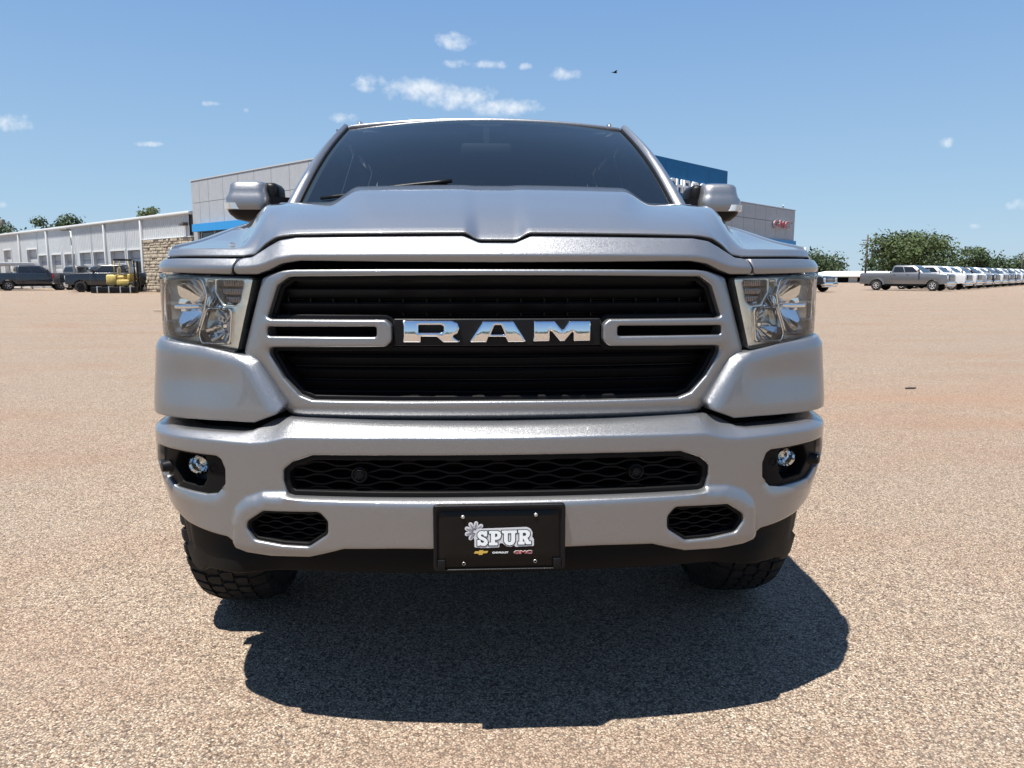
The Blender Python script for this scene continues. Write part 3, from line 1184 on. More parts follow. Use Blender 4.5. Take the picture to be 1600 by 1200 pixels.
def dam_off(u, z):
    a = np.abs(u)
    o = -.028 - .11 * soft(.695 - z, .02) * sstep(.74, 1.0, a)
    o = o - .03 * sstep(.72, .60, a) - .12 * np.clip(.52 - z, 0, 1) * sstep(.75, .6, a)
    lip = (z < .47 - .0 * a)
    return o + .010 * sstep(.485, .465, z) * sstep(.85, .72, a) - .01 * sstep(.91, .95, a) * (z > .45)


panel("lower_valance", fillet(mirror(dam), .012), BP, GRAIN, truck, r=.006, depth=.05, off=dam_off, res=.02, ds=.012)

# --- dealer plate in its bracket
PY = -.114
pl = thing("tmp", "", "")
bpy.data.objects.remove(pl)
PK = 1.023


def pz(l):
    return [(x * PK, 1.22 - (1.22 - z) * PK) for x, z in l]


bk = panel("plate_bracket", fillet(pz([(-.1655, .4865), (.1635, .4865), (.1635, .656), (-.1655, .656)]), .010), flat(PY), BLACK, truck, r=.005, depth=.05, res=.05, ds=.01)
PLT = fillet(pz([(-.1525, .4915), (.1495, .4915), (.1495, .6405), (-.1525, .6405)]), .014)
pt_ = panel("dealer_plate", PLT, flat(PY - .0015), PLATEBLACK, truck, r=.0015, depth=.003, res=.05, ds=.008)
fr_ = panel("plate_lip", fillet(pz([(-.1655, .4865), (.1635, .4865), (.1635, .656), (-.1655, .656)]), .010), flat(PY - .006), BLACK, bk,
            holes=[fillet(pz([(-.156, .4905), (.153, .4905), (.153, .646), (-.156, .646)]), .012)], r=.003, depth=.012, res=.05, ds=.008)
for sx_, in ((-.1495,), (.1465,)):
    t_ = MB()
    t_.bbox(sx_ - .010, sx_ + .010, PY - .009, PY - .002, 1.22 - .731 * PK, 1.22 - .704 * PK, .002)
    t_.build("clip", BLACK, bk)


def ppx(X, Y):
    """plate drawing coordinates (mm-like units) to the plate plane"""
    return pz([((X / 6.667 + 660 - 781) * .001603 - .0015, .5715 - (Y / 6.667 + 770 - 840) * .00160)])[0]


for X, Y in ((431, 242), (1186, 230)):
    x, z = ppx(X, Y)
    q = MB()
    q.lathe([(-.0042, .0), (-.0040, .0028), (-.003, .0044), (-.0012, .0052), (.001, .0052)], 20, T(x, PY - .0015, z))
    q.build("screw", STEEL, pt_, sharp=40)
for X, Y in ((436, 748), (1180, 733)):
    x, z = ppx(X, Y)
    q = MB()
    q.lathe([(-.0020, .0034), (-.0022, .0040), (-.0016, .0046)], 20, T(x, PY - .0012, z), cap=False)
    q.build("hole_rim", STEEL, pt_)


def pm(k):
    return Matrix.Translation((0, PY - .0018 - .0007 * k, 0)) @ UPRIGHT


def pp(l):
    return [ppx(*p) for p in l]


# SPUR in slab letters, drawn as outlines
SP = {
    'S': [[(680, 398), (680, 452), (648, 452), (640, 432), (620, 430), (614, 442), (622, 452), (662, 472), (684, 496), (686, 528), (664, 552), (632, 556), (608, 545), (600, 552), (578, 552), (578, 492), (608, 492), (616, 516), (636, 524), (650, 516), (646, 502), (600, 478), (580, 452), (580, 424), (600, 400), (632, 394), (652, 402), (660, 396)]],
    'P': [[(700, 396), (790, 396), (818, 412), (826, 440), (816, 474), (788, 490), (762, 490), (762, 520), (788, 522), (788, 550), (698, 550), (698, 522), (720, 520), (720, 424), (700, 422)], [(762, 424), (762, 462), (778, 462), (786, 450), (786, 434), (778, 424)]],
    'U': [[(832, 394), (912, 394), (912, 420), (894, 422), (894, 500), (902, 520), (920, 520), (930, 500), (930, 422), (912, 420), (914, 394), (988, 394), (988, 420), (970, 422), (970, 508), (952, 542), (914, 554), (876, 542), (854, 510), (854, 422), (834, 420)]],
    'R': [[(1002, 392), (1094, 392), (1120, 408), (1126, 434), (1116, 462), (1098, 474), (1118, 514), (1136, 516), (1136, 544), (1086, 544), (1056, 484), (1050, 484), (1050, 516), (1068, 518), (1068, 546), (1002, 546), (1002, 518), (1014, 516), (1014, 420), (1002, 418)], [(1050, 420), (1050, 456), (1074, 456), (1084, 446), (1084, 430), (1074, 420)]]}
allp = []
for k_, v_ in SP.items():
    allp += v_
outer_only = [pp(v_[0]) for v_ in SP.values()]
# rowel star
star = []
cx_, cy_ = 552, 398
pet = []
for k in range(9):
    if k in (0, 1):
        pass
    t = R(-100 + k * 40 - 20)
    pet.append(t)
spikes = []
for t in pet:
    if -0.35 < math.atan2(math.sin(t - R(28)), math.cos(t - R(28))) < .35:
        continue
    r0, r1, wd = 18, 92, 13
    dx_, dy_ = math.cos(t), math.sin(t)
    spikes.append([(cx_ + dx_ * r0 - dy_ * wd, cy_ + dy_ * r0 + dx_ * wd), (cx_ + dx_ * r1 - dy_ * 3, cy_ + dy_ * r1 + dx_ * 3), (cx_ + dx_ * r1 + dy_ * 3, cy_ + dy_ * r1 - dx_ * 3), (cx_ + dx_ * r0 + dy_ * wd, cy_ + dy_ * r0 - dx_ * wd)])
disc = [(cx_ + 50 * math.cos(R(a)), cy_ + 50 * math.sin(R(a))) for a in range(0, 360, 20)]


def ccw(l):
    a = np.array(l)
    return l if area(a) > 0 else l[::-1]


petals = []
for sp_ in spikes:
    # round-ended petal
    b0, b1 = np.array(sp_[0]), np.array(sp_[3])
    tip = (np.array(sp_[1]) + np.array(sp_[2])) / 2
    d_ = tip - np.array([cx_, cy_])
    d_ /= np.linalg.norm(d_)
    n_ = np.array([-d_[1], d_[0]])
    pl_ = [tuple(np.array([cx_, cy_]) + d_ * 10 + n_ * 22), tuple(tip - d_ * 8 + n_ * 22)]
    for a in range(0, 181, 30):
        pl_.append(tuple(tip - d_ * 8 + n_ * 22 * math.cos(R(a)) + d_ * 24 * math.sin(R(a))))
    pl_.append(tuple(np.array([cx_, cy_]) + d_ * 10 - n_ * 22))
    petals.append(pl_)
for q_ in petals:
    flat_print("emblem_petal", [ccw(pp(q_))], PRINTGREY, pt_, pm(0))
flat_print("emblem_hub", [ccw(pp(disc))], PRINTGREY, pt_, pm(0.3))
SPK = mat("print_dark_grey", (.22, .22, .24), .5)
for q_ in spikes:
    flat_print("emblem_spike", [ccw(pp(q_))], SPK, pt_, pm(1))
back = [(570, 372), (1092, 360), (1132, 380), (1152, 420), (1148, 466), (1166, 492), (1166, 566), (976, 572), (958, 552), (930, 574), (880, 566), (840, 530), (806, 530), (806, 576), (690, 578), (640, 580), (548, 570), (548, 480), (556, 440)]
flat_print("name_border", [ccw(pp(fillet(back, 14)))], PRINTGREY, pt_, pm(1.3))
for v_ in SP.values():
    flat_print("name_shadow", [ccw(pp(v_[0]))], PRINTDARK, pt_, pm(2), grow=.0022)
for v_ in SP.values():
    flat_print("name_letter", [pp(q_) for q_ in v_], PRINTWHITE, pt_, pm(3))
bow = [(541, 638), (556, 616), (594, 616), (596, 606), (640, 604), (638, 614), (690, 612), (680, 634), (634, 638), (632, 652), (590, 654), (592, 640)]
flat_print("bow_tie_mark", [ccw(pp(bow))], PRINTGOLD, pt_, pm(1))
x, z = ppx(816, 640)
text_print("small_lettering", "CHEVROLET", .0055, PRINTWHITE, pt_, Matrix.Translation((x, PY - .0025, z)) @ UPRIGHT, grow=.00018, sx=1.35)
x, z = ppx(1052, 648)
text_print("small_lettering", "GMC", .0110, PRINTWHITE, pt_, Matrix.Translation((x, PY - .0022, z)) @ UPRIGHT, grow=.0007, sx=1.9)
text_print("small_lettering", "GMC", .0110, PRINTRED, pt_, Matrix.Translation((x, PY - .0030, z)) @ UPRIGHT, grow=.0003, sx=1.9)

# --- wheels
def tyre_mesh(R_, W_, parent, name="tyre", n=44):
    mb = MB()
    prof = [(-W_ / 2 + .02, R_ - .16), (-W_ / 2, R_ - .12), (-W_ / 2 - .006, R_ - .07), (-W_ / 2 + .006, R_ - .03), (-W_ / 2 + .03, R_ - .016), (-W_ / 4, R_ - .011), (0, R_ - .010),
            (W_ / 4, R_ - .011), (W_ / 2 - .03, R_ - .016), (W_ / 2 - .006, R_ - .03), (W_ / 2 + .006, R_ - .07), (W_ / 2, R_ - .12), (W_ / 2 - .02, R_ - .16)]
    mb.lathe(prof, 72, axis='x', cap=False)

    def crown(w_):
        return R_ - .006 * (abs(w_) / (W_ / 2))**2 - .030 * max(0, (abs(w_) - W_ * .42) / (W_ * .12))**1.3

    def block(poly, dep=.016):
        top, bot = [], []
        for w_, a in poly:
            r1 = crown(w_)
            top.append((w_, r1 * math.cos(a), r1 * math.sin(a)))
            bot.append((w_ * 1.0, (r1 - dep) * math.cos(a), (r1 - dep) * math.sin(a)))
        m_ = len(poly)
        mb.add(top + bot, [tuple(range(m_))[::-1]] + [(i, (i + 1) % m_, m_ + (i + 1) % m_, m_ + i) for i in range(m_)])
    st = 2 * math.pi / n
    h = W_ / 2
    for k in range(n):
        a = k * st
        g = st * .13
        # shoulder blocks with a side lug
        for sg in (-1, 1):
            o_ = st * .5 * (sg > 0)
            x0, x1, x2 = sg * h * .60, sg * h * .97, sg * h * 1.07
            block([(x0, a + o_ + g), (x0, a + o_ + st - g * 1.4), (x1, a + o_ + st - g), (x1, a + o_ + g)][::sg])
            block([(x1, a + o_ + g), (x1, a + o_ + st - g), (x2, a + o_ + st - g * 2), (x2, a + o_ + g * 2)][::sg], .02)
        # interlocking centre blocks
        for c_, o_ in ((-.36 * h, .2 * st), (0.0, .72 * st), (.36 * h, .35 * st)):
            q = h * .155
            block([(c_ - q, a + o_ + g), (c_ - q * .5, a + o_ - st * .12 + g), (c_ + q, a + o_ + st * .10 + g), (c_ + q * 1.15, a + o_ + st * .72), (c_ + q * .3, a + o_ + st * .95 - g), (c_ - q * 1.1, a + o_ + st * .78)][::-1])
    return mb.build(name, RUBBER, parent, sharp=35)


RIM = mat("machined_rim", (.55, .55, .56), .3, .9)


def wheel(x, y, R_, W_, sgn):
    wh = MB()
    wh.lathe([(-.11, R_ - .155), (-.11, R_ - .175), (.08, R_ - .19), (.11, R_ - .155)], 40, axis='x', cap=False)
    for k in range(6):
        a = k * math.pi / 3
        c, q = math.cos(a), math.sin(a)
        wh.bar((.06, c * .05, q * .05), (.075, c * (R_ - .17), q * (R_ - .17)), .07, .03)
    wh.lathe([(.0, .09), (.085, .085), (.095, .06)], 24, axis='x')
    o = wh.build("wheel", RIM, truck, sharp=35, loc=(x, y, R_ - .033))
    if sgn < 0:
        o.rotation_euler = (0, 0, math.pi)
    tyre_mesh(R_, W_, o)
    return o


for s in SD:
    wheel(s * .932, .955, .437, .252, s)
    wheel(s * .915, 4.63, .437, .285, s)

# --- under body: rails, skid plate added to block light, axle, wheel wells, dark floor
ub = MB()
for s in SD:
    ub.box(s * .42 - .05, s * .42 + .05, .25, 5.5, .40, .54)
    ub.bar((s * .42, .97, .46), (s * .80, .97, .40), .08, .05)
    ub.bar((s * .44, .80, .56), (s * .78, .95, .60), .05)
    ub.box(s * .60, s * .98, 1.46, 1.50, .45, 1.2)
    ub.box(s * .50 - .01, s * .50 + .01, .47, 1.459, .5, 1.2)
    ub.box(min(s * .51, s * .985), max(s * .51, s * .985), .40, .45, .48, 1.2)
    ub.box(min(s * .51, s * .98), max(s * .51, s * .98), .30, .40, .62, .66)
ub.box(-.55, .55, .20, .9, .40, .43)
ub.box(-.96, .96, 1.5, 5.7, .55, .60)
ub.box(-.72, .72, .30, 1.45, .85, 1.15)  # engine bay block, added to keep light from passing through
ub.lathe([(-.80, .05), (.80, .05)], 16, T(0, 4.63, .415), axis='x')
ub.build("under_body", VOID, truck)

# --- windshield, pillars, roof
def ws(a, b, o=0.0):
    """a across -1..1, b up 0..1"""
    a = np.asarray(a, float)
    b = np.asarray(b, float)
    xb, yb, zb = .835 * a, 1.275 + .165 * a**2, 1.505 + 0 * a
    xt, yt, zt = .708 * a, 2.02 + .075 * a**2, 2.002 - .034 * a**2
    x = xb + (xt - xb) * b
    y = yb + (yt - yb) * b - .035 * np.sin(np.pi * b) - o * .55
    z = zb + (zt - zb) * b + .020 * np.sin(np.pi * b) + o * .83
    return np.stack([x, y, z], -1)


A_, B_ = np.meshgrid(np.linspace(-1, 1, 41), np.linspace(0, 1, 21))
grid_obj("windshield", ws(A_, B_), WSGLASS, truck)
FRIT = mat("black_ceramic_band", (.010, .010, .011), .5)
tt_ = np.linspace(-1, 1, 41)
top_in = .955 - .03 * tt_**2
A2 = np.stack([tt_, tt_, tt_])
B2 = np.stack([top_in, (top_in + 1) / 2, np.ones_like(tt_)])
grid_obj("top_band", ws(A2, B2, -.006), FRIT, truck)
for s in SD:
    bb_ = np.linspace(0, 1, 15)
    grid_obj("side_band", np.stack([ws(s * (.965 + 0 * bb_), bb_, -.006), ws(s * (1.0 + 0 * bb_), bb_, -.006)]), FRIT, truck)
sh = MB()
ring0, ring1 = [], []
for a, b in [(-.125, 1.0), (-.125, .955), (-.11, .925), (-.09, .912), (.09, .912), (.11, .925), (.125, .955), (.125, 1.0)]:
    ring0.append(tuple(ws(a, b, -.008)))
    ring1.append(tuple(ws(a, b, -.07)))
sh.loft([ring0, ring1])
sh.build("sensor_housing", FRIT, truck)
mr = MB()
mr.bbox(-.13, .13, 1.93, 1.96, 1.80, 1.875, .02)
mr.bar((0, 1.95, 1.86), (0, 1.96, 1.95), .03)
mr.build("rear_view_mirror", CABIN, truck)

for s in SD:
    rings = []
    for b in np.linspace(-.04, 1.015, 12):
        p = ws(np.array(s * 1.0), np.array(b))
        wdt = .066 - .020 * b
        ox = s * np.array([1, .22, .25])
        ox /= np.linalg.norm(ox)
        up_ = np.array([0, -.5, .86])
        P_ = [p + up_ * .004, p + up_ * .016 + ox * .010, p + up_ * .022 + ox * wdt * .45, p + up_ * .010 + ox * wdt * .85, p - up_ * .012 + ox * wdt, p - up_ * .06 + ox * (wdt + .012), p - up_ * .07 + ox * (wdt * .3), p - up_ * .03]
        rings.append([tuple(q) for q in (P_ if s > 0 else P_[::-1])])
    m_ = MB()
    m_.loft(rings)
    m_.build("a_pillar", PAINT, truck, sharp=50)
    bb_ = np.linspace(0.01, .995, 14)
    m_ = MB()
    m_.tube([tuple(ws(np.array(s * 1.0), np.array(b), .004)) for b in bb_], .0065, 6)
    m_.build("windshield_trim", BLACK, truck)
    # foot of the pillar
    m_ = MB()
    m_.bbox(s * .86 - .045, s * .86 + .045, 1.36, 1.52, 1.44, 1.525, .018)
    m_.build("pillar_foot", PAINT, truck)

rx = np.linspace(-.76, .76, 45)
G = []
for k, (dy, dz) in enumerate([(-.006, -.020), (-.012, -.008), (-.008, .002), (.01, .008), (.06, .016), (.2, .028), (.6, .04), (1.1, .035), (1.6, .015), (1.72, .0), (1.75, -.04)]):
    y = 2.025 + .080 * (rx / .708)**2 * (1 - min(1, k / 8)) + dy
    z = 2.004 - .034 * (np.clip(np.abs(rx), 0, .72) / .708)**2 + dz - 1.1 * np.clip(np.abs(rx) - .70, 0, 1)**1.3 * 1.2
    G.append(np.stack([rx, y, z], 1))
grid_obj("roof", np.array(G), PAINT, truck)
for s in SD:
    m_ = MB()
    m_.tube([(s * .655, 2.14, 1.992), (s * .66, 2.17, 2.006), (s * .665, 2.3, 2.012), (s * .67, 3.6, 2.0)], [.006, .012, .014, .012], 8)
    m_.build("roof_rail_strip", PAINT, truck, smooth=True)
    # side glass and pillars
    def sg(y, z, o=0.0, s=s):
        y = np.asarray(y, float)
        t = (np.asarray(z, float) - 1.36) / .60
        return np.stack([s * (.965 - .205 * t + o), y, np.broadcast_to(z, y.shape)], -1)
    panel("side_window", fillet([(1.78, 1.37), (2.66, 1.37), (2.66, 1.93), (2.26, 1.93)], .03), sg, SIDEGLASS, truck, r=0, depth=0, off=.0, res=.2, ds=.1, flipf=(s < 0))
    panel("side_window", fillet([(2.76, 1.37), (3.50, 1.37), (3.46, 1.93), (2.76, 1.93)], .03), sg, SIDEGLASS, truck, r=0, depth=0, off=.0, res=.2, ds=.1, flipf=(s < 0))
    panel("window_frame", [(1.50, 1.35), (3.66, 1.35), (3.66, 1.955), (2.10, 1.955)], sg, BLACK, truck,
          holes=[[(1.80, 1.375), (2.65, 1.375), (2.65, 1.925), (2.26, 1.925)], [(2.77, 1.375), (3.49, 1.375), (3.45, 1.925), (2.77, 1.925)]], r=0, depth=.02, off=-.003, res=.2, ds=.1, flipf=(s < 0))
bkp = MB()
bkp.box(-.94, .94, 3.66, 3.70, .6, 1.37)
bkp.box(-.77, .77, 3.655, 3.70, 1.90, 1.985)
for s in SD:
    bkp.box(s * .755 - .02, s * .755 + .02, 2.12, 3.66, 1.915, 1.965)
bkp.build("cab_back", PAINT, truck)
rw = MB()
rw.box(-.76, .76, 3.64, 3.66, 1.39, 1.92)
rw.build("rear_window", SIDEGLASS, truck)
tg = MB()
tg.box(-.98, .98, 5.80, 5.85, .62, 1.36)
tg.build("tailgate", PAINT, truck)
bfl = MB()
bfl.box(-.95, .95, 3.72, 5.80, .82, .86)
bfl.build("bed_floor", BLACK, truck)

# cowl and wipers
cw = [[(x, 1.20 + .17 * (x / .93)**2 + dy, z) for x in np.linspace(-.90, .90, 31)] for dy, z in ((.0, 1.475), (.09, 1.495), (.20, 1.49))]
grid_obj("cowl", np.array(cw), BLACK, truck)
for x0, x1 in ((-.735, -.18), (.02, .60)):
    m_ = MB()
    pts = []
    for t in np.linspace(0, 1, 10):
        a = (x0 + (x1 - x0) * t) / .835
        pts.append(tuple(ws(np.array(a), np.array((.06 + .10 * t) if x0 < -.3 else (.01 + .03 * t)), .014)))
    m_.tube(pts, .008, 6)
    pts2 = [tuple(Vector(p) + Vector((.02, -.012, .012))) for p in pts[3:]]
    m_.tube(pts2, .009, 6)
    m_.build("wiper", BLACK, truck, smooth=True)

# cabin
ds_ = MB()
G = []
for y, z in ((1.40, 1.475), (1.62, 1.475), (1.80, 1.44), (1.86, 1.36), (1.84, 1.0)):
    G.append([(x, y, z - .05 * (x / .85)**4) for x in np.linspace(-.86, .86, 21)])
grid_obj("dashboard", np.array(G), CABIN, truck, flipf=True)
stg = MB()
for k in range(28):
    a0, a1 = 2 * math.pi * k / 28, 2 * math.pi * (k + 1) / 28
    f_ = lambda a: (.42 + .185 * math.cos(a), 1.98 + .06 * math.sin(a), 1.36 + .175 * math.sin(a))
    stg.tube([f_(a0), f_(a1)], .016, 6, False)
stg.bbox(.34, .50, 1.96, 2.02, 1.31, 1.41, .02)
stg.build("steering_wheel", CABIN, truck, smooth=True)
for x in (-.42, .42):
    st_ = MB()
    st_.bbox(x - .26, x + .26, 2.25, 2.80, .95, 1.10, .05)
    st_.bbox(x - .25, x + .25, 2.72, 2.90, 1.05, 1.64, .06)
    s0 = st_.build("seat", CABIN, truck, smooth=True)
    h_ = MB()
    h_.bbox(x - .13, x + .13, 2.76, 2.88, 1.67, 1.86, .04)
    h_.build("headrest", CABIN, s0, smooth=True)
rs = MB()
rs.bbox(-.75, .75, 3.35, 3.55, 1.0, 1.62, .05)
rs.build("rear_seat", CABIN, truck, smooth=True)
hl_ = MB()
hl_.box(-.72, .72, 2.12, 3.62, 1.93, 1.94)
hl_.build("headliner", HEADLINER, truck)
sv = MB()
for x in (-.36, .36):
    sv.bbox(x - .26, x + .26, 2.02, 2.20, 1.925, 1.945, .008)
sv.build("sun_visor", HEADLINER, truck)
flr = MB()
flr.box(-.93, .93, 1.42, 3.66, .58, .62)
for s in SD:
    flr.box(s * .95 - .01, s * .95 + .01, 1.55, 3.64, .6, 1.34)
flr.build("cab_floor", CABIN, truck)

# --- door mirrors
def rrect(x0, x1, y0, y1, z, rr, n=6):
    rr = min(rr, (x1 - x0) / 2.01, (y1 - y0) / 2.01)
    pts = []
    for cx, cy, a0 in ((x1 - rr, y1 - rr, 0), (x0 + rr, y1 - rr, 90), (x0 + rr, y0 + rr, 180), (x1 - rr, y0 + rr, 270)):
        for k in range(n + 1):
            a = R(a0 + 90 * k / n)
            pts.append((cx + rr * math.cos(a), cy + rr * math.sin(a), z))
    return pts


for s in SD:
    def mir(rings):
        return [[(s * x, y, z) for x, y, z in (r_ if s > 0 else r_[::-1])] for r_ in rings]
    cap_r = [rrect(1.03, 1.232, 1.70, 1.90, 1.522, .05), rrect(1.028, 1.235, 1.695, 1.90, 1.535, .05), rrect(1.030, 1.235, 1.695, 1.90, 1.578, .05), rrect(1.036, 1.226, 1.702, 1.90, 1.592, .05),
             rrect(1.040, 1.220, 1.706, 1.90, 1.612, .05), rrect(1.043, 1.217, 1.71, 1.90, 1.638, .05), rrect(1.050, 1.208, 1.722, 1.895, 1.651, .045), rrect(1.066, 1.190, 1.745, 1.885, 1.6575, .04)]
    m_ = MB()
    m_.loft(mir(cap_r))
    mo = m_.build("side_mirror", PAINT, truck, sharp=60)
    m_ = MB()
    m_.loft(mir([rrect(1.09, 1.16, 1.75, 1.86, 1.472, .03), rrect(1.065, 1.20, 1.73, 1.88, 1.482, .045), rrect(1.045, 1.222, 1.708, 1.90, 1.503, .05), rrect(1.038, 1.23, 1.70, 1.90, 1.520, .05)]))
    m_.build("lower_shell", BLACK, mo, sharp=60)
    m_ = MB()
    m_.loft(mir([rrect(.995, 1.06, 1.76, 1.93, 1.585, .03), rrect(.998, 1.06, 1.755, 1.93, 1.635, .03), rrect(1.012, 1.06, 1.765, 1.92, 1.652, .02)]))
    m_.build("inner_shell", BLACK, mo, sharp=60)
    m_ = MB()
    m_.loft([[(s * x, y, z) for x, y, z in ((.90, y0, z0), (1.05, y1, z2), (1.05, y1, z3), (.90, y0, z1))] for y0, y1, z0, z1, z2, z3 in ((1.80, 1.745, 1.53, 1.585, 1.525, 1.588), (1.92, 1.88, 1.53, 1.585, 1.525, 1.588))])
    m_.build("arm", BLACK, mo)
    m_ = MB()
    m_.loft(mir([rrect(1.145, 1.2385, 1.688, 1.80, 1.5245, .045), rrect(1.160, 1.2388, 1.688, 1.80, 1.553, .045)]))
    m_.build("turn_signal", mat("clear_signal_lens", (.62, .62, .60), .12, .3, 1.0), mo, sharp=60)
    m_ = MB()
    m_.bbox(min(s * 1.05, s * 1.21), max(s * 1.05, s * 1.21), 1.898, 1.906, 1.54, 1.64, .003)
    m_.build("mirror_glass", CHROME, mo)

# ================================================================== the place
def site(xc, zc, z=0.0):
    """the yard is laid out square to the building, a little askew to the truck"""
    return (CAM[0] + math.cos(YAW) * xc + math.sin(YAW) * zc, CAM[1] - math.sin(YAW) * xc + math.cos(YAW) * zc, z)


def ground_mat():
    m = bpy.data.materials.new("chip_seal_gravel")
    m.use_nodes = True
    t = m.node_tree
    b = t.nodes["Principled BSDF"]
    b.inputs["Roughness"].default_value = 0.9
    b.inputs["Specular IOR Level"].default_value = 0.25
    tcn = t.nodes.new("ShaderNodeTexCoord")
    n1 = t.nodes.new("ShaderNodeTexVoronoi")
    n1.inputs["Scale"].default_value = 168
    n1.inputs["Randomness"].default_value = 1
    t.links.new(tcn.outputs["Object"], n1.inputs["Vector"])
    sp = t.nodes.new("ShaderNodeSeparateColor")
    t.links.new(n1.outputs["Color"], sp.inputs[0])
    cr = t.nodes.new("ShaderNodeValToRGB")
    cr.color_ramp.interpolation = 'CONSTANT'
    els = [(0.0, (0.078, 0.055, 0.040)), (.08, (0.192, 0.131, 0.092)), (.22, (0.291, 0.214, 0.153)), (.46, (0.370, 0.290, 0.212)), (.70, (0.242, 0.186, 0.142)), (.79, (0.448, 0.365, 0.278)), (.92, (0.540, 0.463, 0.371))]
    cr.color_ramp.elements[0].color = (*els[0][1], 1)
    cr.color_ramp.elements[1].position = els[1][0]
    cr.color_ramp.elements[1].color = (*els[1][1], 1)
    for p_, c_ in els[2:]:
        e_ = cr.color_ramp.elements.new(p_)
        e_.color = (*c_, 1)
    t.links.new(sp.outputs[0], cr.inputs[0])

    def noise(scale, detail, sx=1, sy=1, rough=.55):
        mp = t.nodes.new("ShaderNodeMapping")
        mp.inputs["Scale"].default_value = (sx, sy, 1)
        t.links.new(tcn.outputs["Object"], mp.inputs[0])
        n = t.nodes.new("ShaderNodeTexNoise")
        n.inputs["Scale"].default_value = scale
        n.inputs["Detail"].default_value = detail
        n.inputs["Roughness"].default_value = rough
        t.links.new(mp.outputs[0], n.inputs["Vector"])
        return n.outputs["Fac"]

    def mixc(fac, a, bcol, mode='MIX'):
        x = t.nodes.new("ShaderNodeMixRGB")
        x.blend_type = mode
        if isinstance(fac, float):
            x.inputs[0].default_value = fac
        else:
            t.links.new(fac, x.inputs[0])
        t.links.new(a, x.inputs[1])
        if isinstance(bcol, tuple):
            x.inputs[2].default_value = (*bcol, 1)
        else:
            t.links.new(bcol, x.inputs[2])
        return x.outputs[0]

    def rng_(v, a, b_, c, d):
        x = t.nodes.new("ShaderNodeMapRange")
        for i, q in enumerate((a, b_, c, d)):
            x.inputs[i + 1].default_value = q
        t.links.new(v, x.inputs[0])
        return x.outputs[0]
    c = cr.outputs[0]
    # second, coarser scatter of stones
    n2 = t.nodes.new("ShaderNodeTexVoronoi")
    n2.inputs["Scale"].default_value = 85
    t.links.new(tcn.outputs["Object"], n2.inputs["Vector"])
    s2 = t.nodes.new("ShaderNodeSeparateColor")
    t.links.new(n2.outputs["Color"], s2.inputs[0])
    c = mixc(rng_(s2.outputs[1], .86, .9, 0, .5), c, (0.354, 0.292, 0.231))
    c = mixc(rng_(s2.outputs[2], .90, .93, 0, .55), c, (.09, .07, .058))
    # dust, wear and reddish clay drifted across the yard
    c = mixc(rng_(noise(.35, 6, 1, 2.2), .48, .70, 0, .45), c, (0.286, 0.153, 0.092))
    c = mixc(rng_(noise(.9, 7, .6, 1.6), .52, .74, 0, .30), c, (0.326, 0.272, 0.218))
    c = mixc(rng_(noise(7, 5), .35, .65, 0, .14), c, (0.170, 0.129, 0.099))
    c = mixc(rng_(noise(.12, 4, 1, 3.5), .45, .7, 0, .25), c, (0.252, 0.190, 0.143))
    # a reddish clay stain where runoff crosses the yard to the right
    sx_ = t.nodes.new("ShaderNodeSeparateXYZ")
    t.links.new(tcn.outputs["Object"], sx_.inputs[0])
    ax = math_n('DIVIDE', math_n('SUBTRACT', sx_.outputs[0], 3.9, tree=t), 3.6, tree=t)
    ay = math_n('DIVIDE', math_n('SUBTRACT', sx_.outputs[1], 5.3, tree=t), 1.9, tree=t)
    rr2 = math_n('ADD', math_n('MULTIPLY', ax, ax, tree=t), math_n('MULTIPLY', ay, ay, tree=t), tree=t)
    st_ = math_n('MULTIPLY', math_n('SUBTRACT', 1.0, rr2, True, tree=t), rng_(noise(.8, 6, .5, 2.0), .35, .62, .1, 1.0), tree=t)
    c = mixc(math_n('MULTIPLY', st_, .36, tree=t), c, (.36, .19, .105))
    # dark binder showing between the chips
    c = mixc(rng_(n1.outputs["Distance"], .47, .64, 0, .58), c, (.045, .036, .030))
    t.links.new(c, b.inputs["Base Color"])
    hgt = t.nodes.new("ShaderNodeMath")
    hgt.operation = 'MULTIPLY_ADD'
    t.links.new(n1.outputs["Distance"], hgt.inputs[0])
    hgt.inputs[1].default_value = -1.0
    t.links.new(sp.outputs[1], hgt.inputs[2])
    bp = t.nodes.new("ShaderNodeBump")
    bp.inputs["Strength"].default_value = 0.75
    bp.inputs["Distance"].default_value = 0.0045
    t.links.new(hgt.outputs[0], bp.inputs["Height"])
    t.links.new(bp.outputs[0], b.inputs["Normal"])
    return m


GROUND = ground_mat()
structure(mesh_obj("ground", [(-2500, -2500, 0), (2500, -2500, 0), (2500, 2500, 0), (-2500, 2500, 0)], [(0, 1, 2, 3)], GROUND, smooth=False))

# loose stones lying on the seal
npb = 9000
px_ = rng.uniform(-3.2, 4.2, npb)
py_ = rng.uniform(-1.3, 3.6, npb) ** 1.0
sz = rng.uniform(.0016, .0042, npb) * (1 + (rng.random(npb) < .06) * .8)
oct_ = np.array([(1, 0, 0), (0, 1, 0), (-1, 0, 0), (0, -1, 0), (0, 0, .75), (0, 0, -.6)], float)
of = np.array([(0, 1, 4), (1, 2, 4), (2, 3, 4), (3, 0, 4), (1, 0, 5), (2, 1, 5), (3, 2, 5), (0, 3, 5)])
V = (oct_[None] * (sz[:, None, None] * rng.uniform(.7, 1.35, (npb, 6, 1)))) + np.stack([px_, py_, sz * .45], 1)[:, None, :]
Fp = (of[None] + (np.arange(npb) * 6)[:, None, None]).reshape(-1, 3)
PEB = mat("loose_stone", (.31, .24, .18), .9, noise=(160, .55))
stuff(mesh_obj("loose_gravel", V.reshape(-1, 3), Fp, PEB, smooth=False), "loose beige gravel chips scattered over the sealed yard")

